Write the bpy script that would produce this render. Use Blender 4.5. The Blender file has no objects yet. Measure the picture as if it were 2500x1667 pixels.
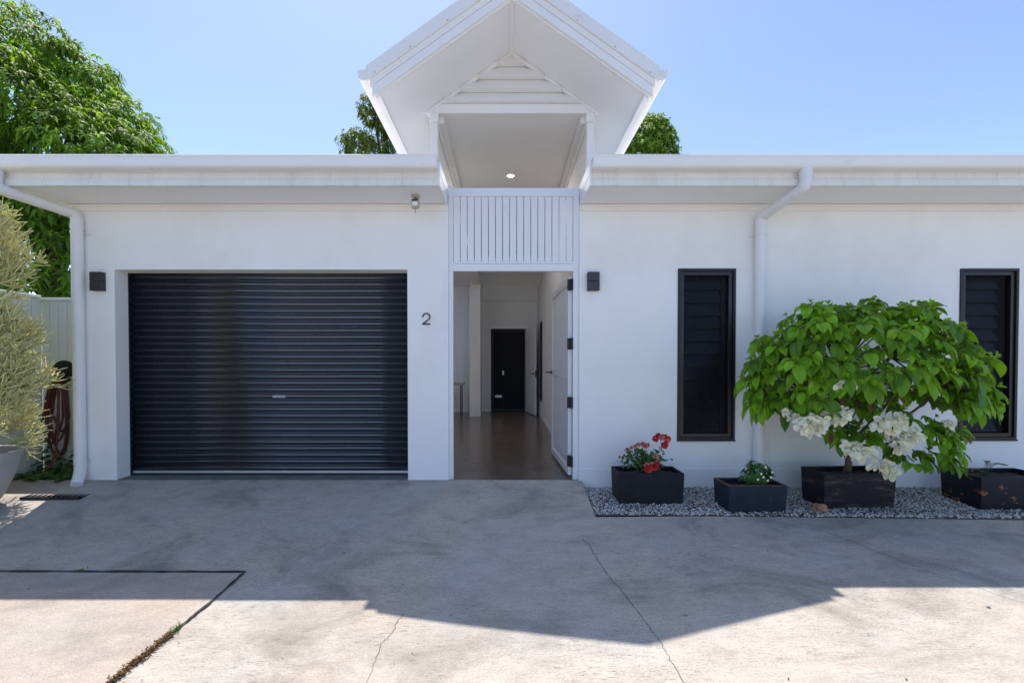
import bpy, math, random
import numpy as np
from mathutils import Vector, Matrix, noise
R = math.radians
random.seed(7); rng = np.random.default_rng(7)
S = bpy.context.scene

# ------------------------------------------------------------------ camera
cam_d = bpy.data.cameras.new('camera'); cam = bpy.data.objects.new('camera', cam_d)
S.collection.objects.link(cam); S.camera = cam
cam.location = (0, -4.83, 1.235)
cam.rotation_euler = (R(90 - 0.9), 0, 0)
cam_d.sensor_width = 36; cam_d.lens = 16.0
cam_d.shift_x = 0.0056; cam_d.shift_y = 0.0288
cam_d.clip_start = 0.05; cam_d.clip_end = 2000

# ------------------------------------------------------------------ sky and sun
SUN = Vector((-0.128, 0.382, 1.0)).normalized()
EL = math.asin(SUN.z); AZ = math.atan2(SUN.x, SUN.y)
W = bpy.data.worlds.new('World'); S.world = W; W.use_nodes = True
wt = W.node_tree; bg = wt.nodes['Background']
sky = wt.nodes.new('ShaderNodeTexSky'); sky.sky_type = 'NISHITA'; sky.sun_disc = False
sky.sun_elevation = EL; sky.sun_rotation = AZ
sky.air_density = 0.8; sky.dust_density = 6.0; sky.ozone_density = 0.0; sky.altitude = 3000
wt.links.new(sky.outputs[0], bg.inputs[0]); bg.inputs[1].default_value = 0.14
sd = bpy.data.lights.new('sun', 'SUN'); so = bpy.data.objects.new('sun', sd); S.collection.objects.link(so)
sd.energy = 2.55; sd.angle = R(0.5); sd.color = (1.0, 0.935, 0.84)
so.rotation_euler = SUN.to_track_quat('Z', 'Y').to_euler(); so.location = (0, 0, 30)
S.view_settings.view_transform = 'Standard'; S.view_settings.look = 'None'
S.view_settings.gamma = 1; S.view_settings.exposure = 1.24
S.render.engine = 'CYCLES'
try:
    S.cycles.max_bounces = 10; S.cycles.diffuse_bounces = 6; S.cycles.glossy_bounces = 4
    S.cycles.transmission_bounces = 4; S.cycles.transparent_max_bounces = 8
except Exception: pass

# ------------------------------------------------------------------ materials
def nd(t, kind, **kw):
    n = t.nodes.new(kind)
    for k, v in kw.items(): setattr(n, k, v)
    return n
def mat(name, base, rough=0.6, var=0.0, vscale=3.0, bump=0.0, bscale=60.0, metal=0.0, spec=0.5,
        stretch=(1, 1, 1), second=None, mask_scale=2.0, mask_lo=0.5, mask_hi=0.6, mask_stretch=None, coat=0.0, detail=6.0):
    m = bpy.data.materials.new(name); m.use_nodes = True; t = m.node_tree
    b = t.nodes['Principled BSDF']
    b.inputs['Roughness'].default_value = rough; b.inputs['Metallic'].default_value = metal
    b.inputs['Specular IOR Level'].default_value = spec
    if coat: b.inputs['Coat Weight'].default_value = coat; b.inputs['Coat Roughness'].default_value = .15
    co = nd(t, 'ShaderNodeTexCoord'); mp = nd(t, 'ShaderNodeMapping'); mp.inputs['Scale'].default_value = stretch
    t.links.new(co.outputs['Object'], mp.inputs[0])
    c = nd(t, 'ShaderNodeRGB'); c.outputs[0].default_value = (*base, 1); col = c.outputs[0]
    if var:
        n = nd(t, 'ShaderNodeTexNoise'); n.inputs['Scale'].default_value = vscale; n.inputs['Detail'].default_value = detail
        t.links.new(mp.outputs[0], n.inputs[0])
        mr = nd(t, 'ShaderNodeMapRange'); mr.inputs[1].default_value = .3; mr.inputs[2].default_value = .7
        mr.inputs[3].default_value = 1 - var; mr.inputs[4].default_value = 1 + var
        t.links.new(n.outputs[0], mr.inputs[0])
        mx = nd(t, 'ShaderNodeVectorMath', operation='SCALE')
        t.links.new(col, mx.inputs[0]); t.links.new(mr.outputs[0], mx.inputs['Scale']); col = mx.outputs[0]
    if second:
        n = nd(t, 'ShaderNodeTexNoise'); n.inputs['Scale'].default_value = mask_scale; n.inputs['Detail'].default_value = 8
        n.inputs['Roughness'].default_value = .65
        if mask_stretch:
            mp2 = nd(t, 'ShaderNodeMapping'); mp2.inputs['Scale'].default_value = mask_stretch
            t.links.new(co.outputs['Object'], mp2.inputs[0]); t.links.new(mp2.outputs[0], n.inputs[0])
        else: t.links.new(mp.outputs[0], n.inputs[0])
        mr = nd(t, 'ShaderNodeMapRange'); mr.inputs[1].default_value = mask_lo; mr.inputs[2].default_value = mask_hi
        t.links.new(n.outputs[0], mr.inputs[0])
        mx = nd(t, 'ShaderNodeMix', data_type='RGBA'); mx.inputs[7].default_value = (*second, 1)
        t.links.new(mr.outputs[0], mx.inputs[0]); t.links.new(col, mx.inputs[6]); col = mx.outputs[2]
    t.links.new(col, b.inputs['Base Color'])
    if bump:
        n = nd(t, 'ShaderNodeTexNoise'); n.inputs['Scale'].default_value = bscale; n.inputs['Detail'].default_value = 4
        t.links.new(mp.outputs[0], n.inputs[0])
        bp = nd(t, 'ShaderNodeBump'); bp.inputs['Strength'].default_value = bump; bp.inputs['Distance'].default_value = .01
        t.links.new(n.outputs[0], bp.inputs['Height']); t.links.new(bp.outputs[0], b.inputs['Normal'])
    return m

def leaf_mat(name, base, rough=.4, trans=.3, tcol=None, hue=.25, spec=.5, veins=0.0, vary=.5):
    """leaf colour varies per leaf through the 'tint' attribute; veins from the leaf's own UVs"""
    m = bpy.data.materials.new(name); m.use_nodes = True; t = m.node_tree
    b = t.nodes['Principled BSDF']; b.inputs['Roughness'].default_value = rough
    b.inputs['Specular IOR Level'].default_value = spec
    a = nd(t, 'ShaderNodeAttribute', attribute_name='tint')
    ca = nd(t, 'ShaderNodeMix', data_type='RGBA')
    ca.inputs[6].default_value = (base[0]*(1-vary), base[1]*(1-vary), base[2]*(1-vary), 1)
    ca.inputs[7].default_value = (base[0]*(1+vary+hue), base[1]*(1+vary), base[2]*(1+vary*.3), 1)
    t.links.new(a.outputs['Fac'], ca.inputs[0]); col = ca.outputs[2]
    if veins:
        uv = nd(t, 'ShaderNodeUVMap'); sp = nd(t, 'ShaderNodeSeparateXYZ'); t.links.new(uv.outputs[0], sp.inputs[0])
        ab = nd(t, 'ShaderNodeMath', operation='ABSOLUTE'); t.links.new(sp.outputs[0], ab.inputs[0])
        m1 = nd(t, 'ShaderNodeMath', operation='MULTIPLY_ADD'); m1.inputs[1].default_value = -.35
        t.links.new(ab.outputs[0], m1.inputs[0]); t.links.new(sp.outputs[1], m1.inputs[2])
        m2 = nd(t, 'ShaderNodeMath', operation='MULTIPLY'); m2.inputs[1].default_value = 52; t.links.new(m1.outputs[0], m2.inputs[0])
        s = nd(t, 'ShaderNodeMath', operation='SINE'); t.links.new(m2.outputs[0], s.inputs[0])
        mid = nd(t, 'ShaderNodeMapRange'); mid.inputs[1].default_value = 0; mid.inputs[2].default_value = .12
        mid.inputs[3].default_value = -2.0; mid.inputs[4].default_value = 0
        t.links.new(ab.outputs[0], mid.inputs[0])
        ad = nd(t, 'ShaderNodeMath', operation='ADD'); t.links.new(s.outputs[0], ad.inputs[0]); t.links.new(mid.outputs[0], ad.inputs[1])
        bp = nd(t, 'ShaderNodeBump'); bp.inputs['Strength'].default_value = veins; bp.inputs['Distance'].default_value = .002
        t.links.new(ad.outputs[0], bp.inputs['Height']); t.links.new(bp.outputs[0], b.inputs['Normal'])
    t.links.new(col, b.inputs['Base Color'])
    tr = nd(t, 'ShaderNodeBsdfTranslucent')
    sc = nd(t, 'ShaderNodeMix', data_type='RGBA', blend_type='MULTIPLY'); sc.inputs[0].default_value = 1
    sc.inputs[7].default_value = (*(tcol or (2.2, 2.0, .7)), 1)
    t.links.new(col, sc.inputs[6]); t.links.new(sc.outputs[2], tr.inputs[0])
    mx = nd(t, 'ShaderNodeMixShader'); mx.inputs[0].default_value = trans
    t.links.new(b.outputs[0], mx.inputs[1]); t.links.new(tr.outputs[0], mx.inputs[2])
    t.links.new(mx.outputs[0], t.nodes['Material Output'].inputs[0])
    return m

def concrete_mat(name, base, dark, streak=1.0):
    m = bpy.data.materials.new(name); m.use_nodes = True; t = m.node_tree; L = t.links
    b = t.nodes['Principled BSDF']; b.inputs['Roughness'].default_value = .85; b.inputs['Specular IOR Level'].default_value = .3
    co = nd(t, 'ShaderNodeTexCoord')
    def noi(scale, stretch=(1, 1, 1), detail=6, rough=.6, lo=.3, hi=.7, a=0, bb=1, dist=0):
        mp = nd(t, 'ShaderNodeMapping'); mp.inputs['Scale'].default_value = stretch; L.new(co.outputs['Object'], mp.inputs[0])
        n = nd(t, 'ShaderNodeTexNoise'); n.inputs['Scale'].default_value = scale; n.inputs['Detail'].default_value = detail
        n.inputs['Roughness'].default_value = rough; n.inputs['Distortion'].default_value = dist; L.new(mp.outputs[0], n.inputs[0])
        r = nd(t, 'ShaderNodeMapRange'); r.inputs[1].default_value = lo; r.inputs[2].default_value = hi
        r.inputs[3].default_value = a; r.inputs[4].default_value = bb; L.new(n.outputs[0], r.inputs[0]); return r.outputs[0]
    stain = noi(.9, (1, 1.5, 1), 9, .66, .49, .68, 0, .95, .9)
    fine = noi(5, (1, 1.6, 1), 8, .7, .3, .7, .86, 1.12)
    grain = noi(95, (1, 1.6, 1), 3, .7, .3, .7, .74, 1.20)
    brush = noi(26, (.35, 5, 1), 5, .75, .3, .7, 1 - .14*streak, 1 + .10*streak)
    pits = noi(30, (.6, 3.4, 1), 4, .85, .565, .64, 1.0, 1 - .62*streak)
    patchm = noi(1.6, (1, 1, 1), 4, .5, .36, .60, .1, 1)
    warm = noi(1.3, (1, 1, 1), 6, .6, .35, .65, 0, 1)
    c1 = nd(t, 'ShaderNodeMix', data_type='RGBA'); c1.inputs[6].default_value = (*base, 1); c1.inputs[7].default_value = (*dark, 1)
    L.new(stain, c1.inputs[0])
    c2 = nd(t, 'ShaderNodeMix', data_type='RGBA', blend_type='MULTIPLY'); c2.inputs[7].default_value = (1.04, .97, .90, 1)
    L.new(warm, c2.inputs[0]); L.new(c1.outputs[2], c2.inputs[6])
    pm = nd(t, 'ShaderNodeMix'); pm.inputs[2].default_value = 1.0; L.new(patchm, pm.inputs[0]); L.new(pits, pm.inputs[3])
    col = c2.outputs[2]
    for f in (fine, grain, brush, pm.outputs[0]):
        v = nd(t, 'ShaderNodeVectorMath', operation='SCALE'); L.new(col, v.inputs[0]); L.new(f, v.inputs['Scale']); col = v.outputs[0]
    L.new(col, b.inputs['Base Color'])
    bp = nd(t, 'ShaderNodeBump'); bp.inputs['Strength'].default_value = .35; bp.inputs['Distance'].default_value = .004
    L.new(brush, bp.inputs['Height']); L.new(bp.outputs[0], b.inputs['Normal'])
    return m

M = {}
M['render'] = mat('render_white', (.86, .855, .84), .8, .025, 1.3, .12, 90, second=(.80, .785, .755), mask_scale=1.1, mask_lo=.5, mask_hi=.72)
M['inner'] = mat('inner_white', (.80, .79, .77), .75, .03, 1.0, .08, 90)
M['trim'] = mat('trim_white', (.84, .84, .83), .45, .03, 2.0, .03, 30)
M['fascia'] = mat('fascia_cream', (.76, .75, .71), .5, .05, 3.0, .03, 30, second=(.64, .61, .54), mask_scale=3.0, mask_lo=.50, mask_hi=.75, mask_stretch=(6, .6, .5))
M['gutter'] = mat('gutter_white', (.82, .82, .81), .35, .02, 2.0, 0, second=(.60, .585, .55), mask_scale=3.0, mask_lo=.6, mask_hi=.8, mask_stretch=(1.2, 1, 5))
M['powder'] = mat('powder_white', (.78, .79, .81), .35, .01, 2.0)
M['pipe'] = mat('pipe_white', (.78, .78, .78), .35, .03, 4.0)
M['soffit'] = mat('soffit_white', (.86, .86, .85), .7, .02, 1.5)
M['door_dark'] = mat('door_dark', (.014, .019, .030), .26, .1, 1.5, 0, spec=.6, coat=.9)
M['rail_metal'] = mat('rail_metal', (.55, .56, .58), .35, .05, 6, metal=.6)
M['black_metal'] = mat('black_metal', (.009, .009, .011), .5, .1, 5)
M['lamp_box'] = mat('lamp_charcoal', (.030, .034, .042), .45, .1, 8, .05, 80)
M['bronze'] = mat('bronze_frame', (.030, .027, .027), .3, .15, 4, metal=.5)
M['glass'] = mat('dark_glass', (.006, .008, .011), .06, 0, spec=.6)
M['blade'] = mat('louvre_glass', (.011, .013, .019), .16, .2, 3, spec=.5)
M['screen'] = mat('dark_mesh_door', (.006, .006, .008), .45, 0, spec=.15)
M['sill'] = mat('garage_sill_concrete', (.17, .165, .16), .85, .3, 7, .3, 50)
M['concrete'] = concrete_mat('driveway_concrete', (.46, .435, .405), (.255, .245, .23))
M['slab'] = concrete_mat('slab_concrete', (.43, .395, .365), (.34, .315, .295), .5)
M['polished'] = mat('polished_floor', (.15, .115, .09), .22, .25, 2.5, .02, 80, second=(.20, .17, .14), mask_scale=55, mask_lo=.62, mask_hi=.72, spec=.5)
M['soil'] = mat('soil', (.045, .033, .025), .95, .4, 12, .8, 60)
M['earth'] = mat('earth', (.16, .14, .12), .95, .3, 3, .5, 40)
M['joint'] = mat('joint_dirt', (.035, .03, .025), .95, .5, 30, .6, 80)
M['crack'] = mat('crack_dark', (.13, .12, .11), .95, .3, 30)
M['fence'] = mat('fence_paint', (.76, .79, .76), .6, .06, 3, .1, 60, stretch=(1, 1, .3))
M['bowl'] = mat('pot_pale', (.50, .47, .44), .85, .06, 5, .3, 120)
M['hose'] = mat('hose_red', (.13, .035, .028), .45, .2, 8)
M['planter_grey'] = mat('planter_charcoal', (.011, .013, .018), .6, .25, 9, .25, 140, second=(.10, .11, .13), mask_scale=90, mask_lo=.68, mask_hi=.75, spec=.25)
M['planter_blue'] = mat('planter_slate', (.014, .022, .038), .5, .3, 3, .15, 40, second=(.10, .12, .15), mask_scale=5, mask_lo=.60, mask_hi=.80, mask_stretch=(5, 5, 1), spec=.25)
M['planter_worn'] = mat('planter_worn', (.009, .009, .013), .5, .3, 3, .15, 40, second=(.085, .06, .055), mask_scale=3.2, mask_lo=.52, mask_hi=.68, mask_stretch=(1.2, 1, 5), spec=.25)
M['planter_rust'] = mat('planter_peeled', (.010, .012, .020), .42, .3, 3, .15, 40, second=(.22, .085, .045), mask_scale=2.6, mask_lo=.56, mask_hi=.575, mask_stretch=(1.6, 1.8, 3.2), spec=.25)
M['rim'] = mat('terracotta_rim', (.17, .075, .05), .7, .4, 12, .1, 60)
M['bark'] = mat('bark', (.11, .085, .065), .9, .3, 12, .6, 50, stretch=(1, 1, .3))
M['pebble'] = mat('pebble', (.40, .39, .38), .8, .2, 3)
M['rock'] = mat('rock_orange', (.36, .19, .11), .9, .3, 9, .5, 25)
M['table_top'] = mat('table_stone', (.36, .33, .28), .5, .1, 8)
M['sensor'] = mat('sensor_plastic', (.44, .41, .33), .5, .1, 10)
M['sticker'] = mat('sticker', (.55, .56, .60), .4)
M['ink'] = mat('ink', (.10, .11, .14), .5)
M['flower_white'] = leaf_mat('flower_white', (.86, .84, .68), .6, .25, (1, 1, .9), 0, .2, 0, .08)
M['flower_red'] = leaf_mat('flower_red', (.62, .045, .06), .5, .2, (1, .6, .6), .2, .3, 0, .25)
M['flower_pink'] = leaf_mat('flower_pink', (.60, .26, .24), .6, .2, (1, .8, .8), .1, .2, 0, .3)
M['leaf_mango'] = leaf_mat('leaf_mango', (.12, .25, .03), .5, .48, (2.0, 1.9, .4), .30, .22, 0, .6)
M['leaf_gum'] = leaf_mat('leaf_gum', (.14, .23, .045), .5, .30, None, .3, .4, 0, .5)
M['leaf_far'] = leaf_mat('leaf_far', (.15, .30, .025), .5, .30, None, .35, .4, 0, .5)
M['leaf_big'] = leaf_mat('leaf_shrub', (.155, .40, .022), .33, .34, (1.9, 1.7, .6), .55, .5, 1.0, .6)
M['leaf_rose'] = leaf_mat('leaf_rose', (.05, .13, .03), .4, .2, None, .2, .4, 0, .4)
M['leaf_weed'] = leaf_mat('leaf_weed', (.060, .150, .030), .5, .3, None, .3, .4, 0, .4)
M['stem_cactus'] = leaf_mat('stem_cactus', (.52, .57, .31), .5, .04, None, .25, .3, 0, .45)
M['dead_leaf'] = leaf_mat('dead_leaf', (.10, .055, .03), .8, .1, None, .1, .2, 0, .5)
def emis(name, col, s):
    m = bpy.data.materials.new(name); m.use_nodes = True; b = m.node_tree.nodes['Principled BSDF']
    b.inputs['Emission Color'].default_value = (*col, 1); b.inputs['Emission Strength'].default_value = s; return m
def mesh_mat():
    m = bpy.data.materials.new('insect_mesh'); m.use_nodes = True; t = m.node_tree; b = t.nodes['Principled BSDF']
    b.inputs['Base Color'].default_value = (.008, .009, .012, 1); b.inputs['Roughness'].default_value = .6; b.inputs['Specular IOR Level'].default_value = .2
    b.inputs['Alpha'].default_value = .48; return m
M['mesh'] = mesh_mat()
M['lamp_glow'] = emis('downlight_glow', (1, .97, .9), 6)

# ------------------------------------------------------------------ builders
COL = S.collection
def finish(me, name, m, parent=None, smooth=False):
    if m is not None: me.materials.append(m)
    o = bpy.data.objects.new(name, me); COL.objects.link(o)
    if parent is not None: o.parent = parent; 
    if smooth:
        me.polygons.foreach_set('use_smooth', [True]*len(me.polygons))
    return o
class MB:
    def __init__(s): s.v = []; s.f = []
    def add(s, vs, fs, X=None):
        n = len(s.v)
        for p in vs:
            p = Vector(p)
            if X is not None: p = X @ p
            s.v.append(tuple(p))
        s.f += [tuple(n+i for i in f) for f in fs]; return s
    def box(s, x0, x1, y0, y1, z0, z1, X=None, ch=0.0):
        if x0 > x1: x0, x1 = x1, x0
        if y0 > y1: y0, y1 = y1, y0
        if z0 > z1: z0, z1 = z1, z0
        if ch <= 0:
            return s.add([(x0,y0,z0),(x1,y0,z0),(x1,y1,z0),(x0,y1,z0),(x0,y0,z1),(x1,y0,z1),(x1,y1,z1),(x0,y1,z1)],
                  [(0,3,2,1),(4,5,6,7),(0,1,5,4),(1,2,6,5),(2,3,7,6),(3,0,4,7)], X)
        c = ch; vs = []; idx = {}
        for ix, x in enumerate((x0, x1)):
            for iy, y in enumerate((y0, y1)):
                for iz, z in enumerate((z0, z1)):
                    sx, sy, sz = (c if ix == 0 else -c), (c if iy == 0 else -c), (c if iz == 0 else -c)
                    idx[ix,iy,iz,0] = len(vs); vs.append((x, y+sy, z+sz))
                    idx[ix,iy,iz,1] = len(vs); vs.append((x+sx, y, z+sz))
                    idx[ix,iy,iz,2] = len(vs); vs.append((x+sx, y+sy, z))
        I = idx; fs = []
        fs += [(I[0,0,0,0],I[0,0,1,0],I[0,1,1,0],I[0,1,0,0]), (I[1,0,0,0],I[1,1,0,0],I[1,1,1,0],I[1,0,1,0])]
        fs += [(I[0,0,0,1],I[1,0,0,1],I[1,0,1,1],I[0,0,1,1]), (I[0,1,0,1],I[0,1,1,1],I[1,1,1,1],I[1,1,0,1])]
        fs += [(I[0,0,0,2],I[0,1,0,2],I[1,1,0,2],I[1,0,0,2]), (I[0,0,1,2],I[1,0,1,2],I[1,1,1,2],I[0,1,1,2])]
        for a in (0, 1):
            for b in (0, 1):
                q = (I[a,b,0,0],I[a,b,1,0],I[a,b,1,1],I[a,b,0,1]); fs.append(q if (a == b) == True else q[::-1])
                q = (I[a,0,b,0],I[a,1,b,0],I[a,1,b,2],I[a,0,b,2]); fs.append(q[::-1] if a == b else q)
                q = (I[0,a,b,1],I[1,a,b,1],I[1,a,b,2],I[0,a,b,2]); fs.append(q if a == b else q[::-1])
        for a in (0, 1):
            for b in (0, 1):
                for d in (0, 1): 
                    q = (I[a,b,d,0], I[a,b,d,1], I[a,b,d,2]); fs.append(q if (a+b+d) % 2 == 1 else q[::-1])
        return s.add(vs, fs, X)
    def prism(s, poly, a0, a1, axis='x', X=None):
        """poly in the two other axes, extruded along axis"""
        n = len(poly)
        def P(u, w, a): return {'x': (a, u, w), 'y': (u, a, w), 'z': (u, w, a)}[axis]
        vs = [P(u, w, a0) for u, w in poly] + [P(u, w, a1) for u, w in poly]
        fs = [tuple(range(n)), tuple(range(2*n-1, n-1, -1))] + [(i, i+n, (i+1) % n + n, (i+1) % n) for i in range(n)]
        return s.add(vs, fs, X)
    def tube(s, pts, rad, sides=12, cap=True, X=None):
        pts = [Vector(p) for p in pts]; n = len(pts)
        if isinstance(rad, (list, tuple)):
            q = len(rad)-1; rr = []
            for i in range(n):
                u = i/(n-1)*q; a = min(int(u), q-1); rr.append(max(rad[a]+(rad[a+1]-rad[a])*(u-a), .001))
        else: rr = [rad]*n
        ref = None; rings = []
        for i, p in enumerate(pts):
            t = (pts[min(i+1, n-1)] - pts[max(i-1, 0)]).normalized()
            if ref is None: ref = t.orthogonal().normalized()
            else:
                ref = ref - t*ref.dot(t)
                ref = ref.normalized() if ref.length > 1e-6 else t.orthogonal().normalized()
            b = t.cross(ref)
            rings.append([p + (ref*math.cos(2*math.pi*k/sides) + b*math.sin(2*math.pi*k/sides))*rr[i] for k in range(sides)])
        vs = [q for r in rings for q in r]; fs = []
        for i in range(n-1):
            for k in range(sides):
                a = i*sides+k; c = i*sides+(k+1) % sides; fs.append((a, c, c+sides, a+sides))
        if cap: fs += [tuple(range(sides-1, -1, -1)), tuple((n-1)*sides+k for k in range(sides))]
        return s.add(vs, fs, X)
    def lathe(s, prof, c, sides=48):
        vs = []; fs = []; n = len(prof)
        for r, z in prof:
            for k in range(sides):
                a = 2*math.pi*k/sides; vs.append((c[0]+r*math.cos(a), c[1]+r*math.sin(a), c[2]+z))
        for i in range(n-1):
            for k in range(sides):
                a = i*sides+k; b = i*sides+(k+1) % sides; fs.append((a, b, b+sides, a+sides))
        fs.append(tuple(range(sides-1, -1, -1))); fs.append(tuple((n-1)*sides+k for k in range(sides)))
        return s.add(vs, fs)
    def build(s, name, m, parent=None, smooth=False, autos=False):
        me = bpy.data.meshes.new(name); me.from_pydata(s.v, [], s.f); 
        o = finish(me, name, m, parent, smooth)
        if autos:
            me.polygons.foreach_set('use_smooth', [True]*len(me.polygons))
            me.set_sharp_from_angle(angle=R(35))
        return o
def smooth_path(pts, k=6, it=2):
    pts = [Vector(p) for p in pts]
    for _ in range(it):
        q = [pts[0]]
        for a, b in zip(pts, pts[1:]): q += [a*.75+b*.25, a*.25+b*.75]
        q.append(pts[-1]); pts = q
    return pts
def rounded(pts, rad=.06, n=5):
    """polyline with rounded corners"""
    pts = [Vector(p) for p in pts]; out = [pts[0]]
    for i in range(1, len(pts)-1):
        p = pts[i]; a = (pts[i-1]-p); b = (pts[i+1]-p); r = min(rad, a.length*.45, b.length*.45)
        a = p + a.normalized()*r; b = p + b.normalized()*r
        for k in range(n+1):
            t = k/n; out.append(a*(1-t)**2 + p*2*t*(1-t) + b*t*t)
    out.append(pts[-1]); return out
def tag(o, label=None, cat=None, group=None, kind=None):
    if label: o['label'] = label
    if cat: o['category'] = cat
    if group: o['group'] = group
    if kind: o['kind'] = kind
    return o
def thing(name, loc, label, cat, group=None):
    o = bpy.data.objects.new(name, None); COL.objects.link(o); o.empty_display_size = .1
    tag(o, label, cat, group)
    o['at'] = list(loc); 
    return o
def settle():
    """move each thing's Empty to its base while its parts stay where they were built"""
    for o in list(COL.objects):
        if o.type == 'EMPTY' and 'at' in o.keys():
            at = Vector(o['at']); del o['at']; o.location = at
            for ch in o.children: ch.location = ch.location - at
def place(mb, name, m, at, label, cat, group=None, smooth=False, autos=False):
    """a one-mesh thing whose origin is at its base"""
    at = Vector(at); mb.v = [tuple(Vector(p)-at) for p in mb.v]
    o = mb.build(name, m, None, smooth, autos); o.location = at; return tag(o, label, cat, group)

def np_mesh(name, V, F, m, parent=None, tint=None, uv=None, smooth=True):
    me = bpy.data.meshes.new(name); n = len(V); k = F.shape[1]; f = len(F)
    me.vertices.add(n); me.vertices.foreach_set('co', V.astype(np.float32).ravel())
    me.loops.add(f*k); me.loops.foreach_set('vertex_index', F.astype(np.int32).ravel())
    me.polygons.add(f); me.polygons.foreach_set('loop_start', np.arange(0, f*k, k, dtype=np.int32))
    try: me.polygons.foreach_set('loop_total', np.full(f, k, dtype=np.int32))
    except Exception: pass
    me.update(calc_edges=True); me.validate()
    if tint is not None:
        a = me.attributes.new('tint', 'FLOAT', 'POINT'); a.data.foreach_set('value', tint.astype(np.float32))
    if uv is not None:
        l = me.uv_layers.new(name='UVMap'); l.data.foreach_set('uv', uv[F.ravel()].astype(np.float32).ravel())
    if smooth: me.polygons.foreach_set('use_smooth', np.ones(f, dtype=bool))
    return finish(me, name, m, parent)

def norm(a): return a/np.maximum(np.linalg.norm(a, axis=-1, keepdims=True), 1e-9)
class Leaves:
    """many bent leaf blades gathered into one mesh"""
    def __init__(s, shape=(.12, .75, 1.0, .72, .04)): s.B = []; s.D = []; s.U = []; s.P = []; s.shape = np.array(shape)
    def add(s, base, d, up, L, Wd, droop, fold=.25, tint=.5):
        base = np.atleast_2d(base); n = len(base)
        s.B.append(base); s.D.append(np.broadcast_to(d, (n, 3))); s.U.append(np.broadcast_to(up, (n, 3)))
        s.P.append(np.stack([np.broadcast_to(x, (n,)) for x in (L, Wd, droop, fold, tint)], 1).astype(float))
    def arrays(s):
        B = np.concatenate(s.B); D = norm(np.concatenate(s.D)); U = np.concatenate(s.U); P = np.concatenate(s.P)
        side = norm(np.cross(D, U)); U = norm(np.cross(side, D)); n = len(B); K = len(s.shape)
        t = np.linspace(0, 1, K); V = np.zeros((n, K, 3, 3)); UV = np.zeros((n, K, 3, 2))
        L, Wd, dr, fo, ti = (P[:, i][:, None] for i in range(5))
        for i, tt in enumerate(t):
            ang = dr*tt                                     # bends towards the ground as it goes
            # arc integrated approximately
            c = B + L*(D*tt*(1-.25*dr*tt) + np.array([0, 0, -1.0])*dr*.5*tt*tt)
            w = s.shape[i]*Wd*.5
            nrm = norm(U + D*ang*.8)
            V[:, i, 0] = c - side*w + nrm*fo*w; V[:, i, 1] = c; V[:, i, 2] = c + side*w + nrm*fo*w
            UV[:, i, 0] = (-1, tt); UV[:, i, 1] = (0, tt); UV[:, i, 2] = (1, tt)
        o = np.arange(n)[:, None, None]*(K*3)
        q = []
        for i in range(K-1):
            for j in (0, 1): q.append([i*3+j, i*3+j+1, (i+1)*3+j+1, (i+1)*3+j])
        F = (o + np.array(q)[None]).reshape(-1, 4)
        return V.reshape(-1, 3), F, np.repeat(ti[:, 0], K*3), UV.reshape(-1, 2)
    def build(s, name, m, parent=None):
        V, F, T, UV = s.arrays(); return np_mesh(name, V, F, m, parent, T, UV)

# ------------------------------------------------------------------ ground
def gz(x, y):
    t = max(0.0, -y); u = min(t/2.1, 1.0)
    a = (x+.6)/3.0; a = min(max(a, 0), 1); a = a*a*(3-2*a)
    depth = .275 + (.205-.275)*a
    return -depth*math.sin(math.pi/2*u)
def bed_edge(x): return -.775 - .03*(x-.81)
def linsp(a, b, n): return [a+(b-a)*i/(n-1) for i in range(n)]
dm = MB()
def grid(mb, xs, y0f, y1, ny, dz=0.0, skirt=True, power=1.7):
    base = len(mb.v); nx = len(xs)
    for x in xs:
        for j in range(ny):
            y = y0f(x) + (y1-y0f(x))*(j/(ny-1))**power
            mb.v.append((x, y, gz(x, y)+dz))
    for i in range(nx-1):
        for j in range(ny-1):
            a = base+i*ny+j; mb.f.append((a, a+1, a+ny+1, a+ny))
grid(dm, linsp(-14, -5.2, 12)+linsp(-4.9, .80, 50), lambda x: 0.0, -16, 60)
grid(dm, linsp(.80, 5.5, 40)+linsp(6, 14, 10), bed_edge, -16, 60)
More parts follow.
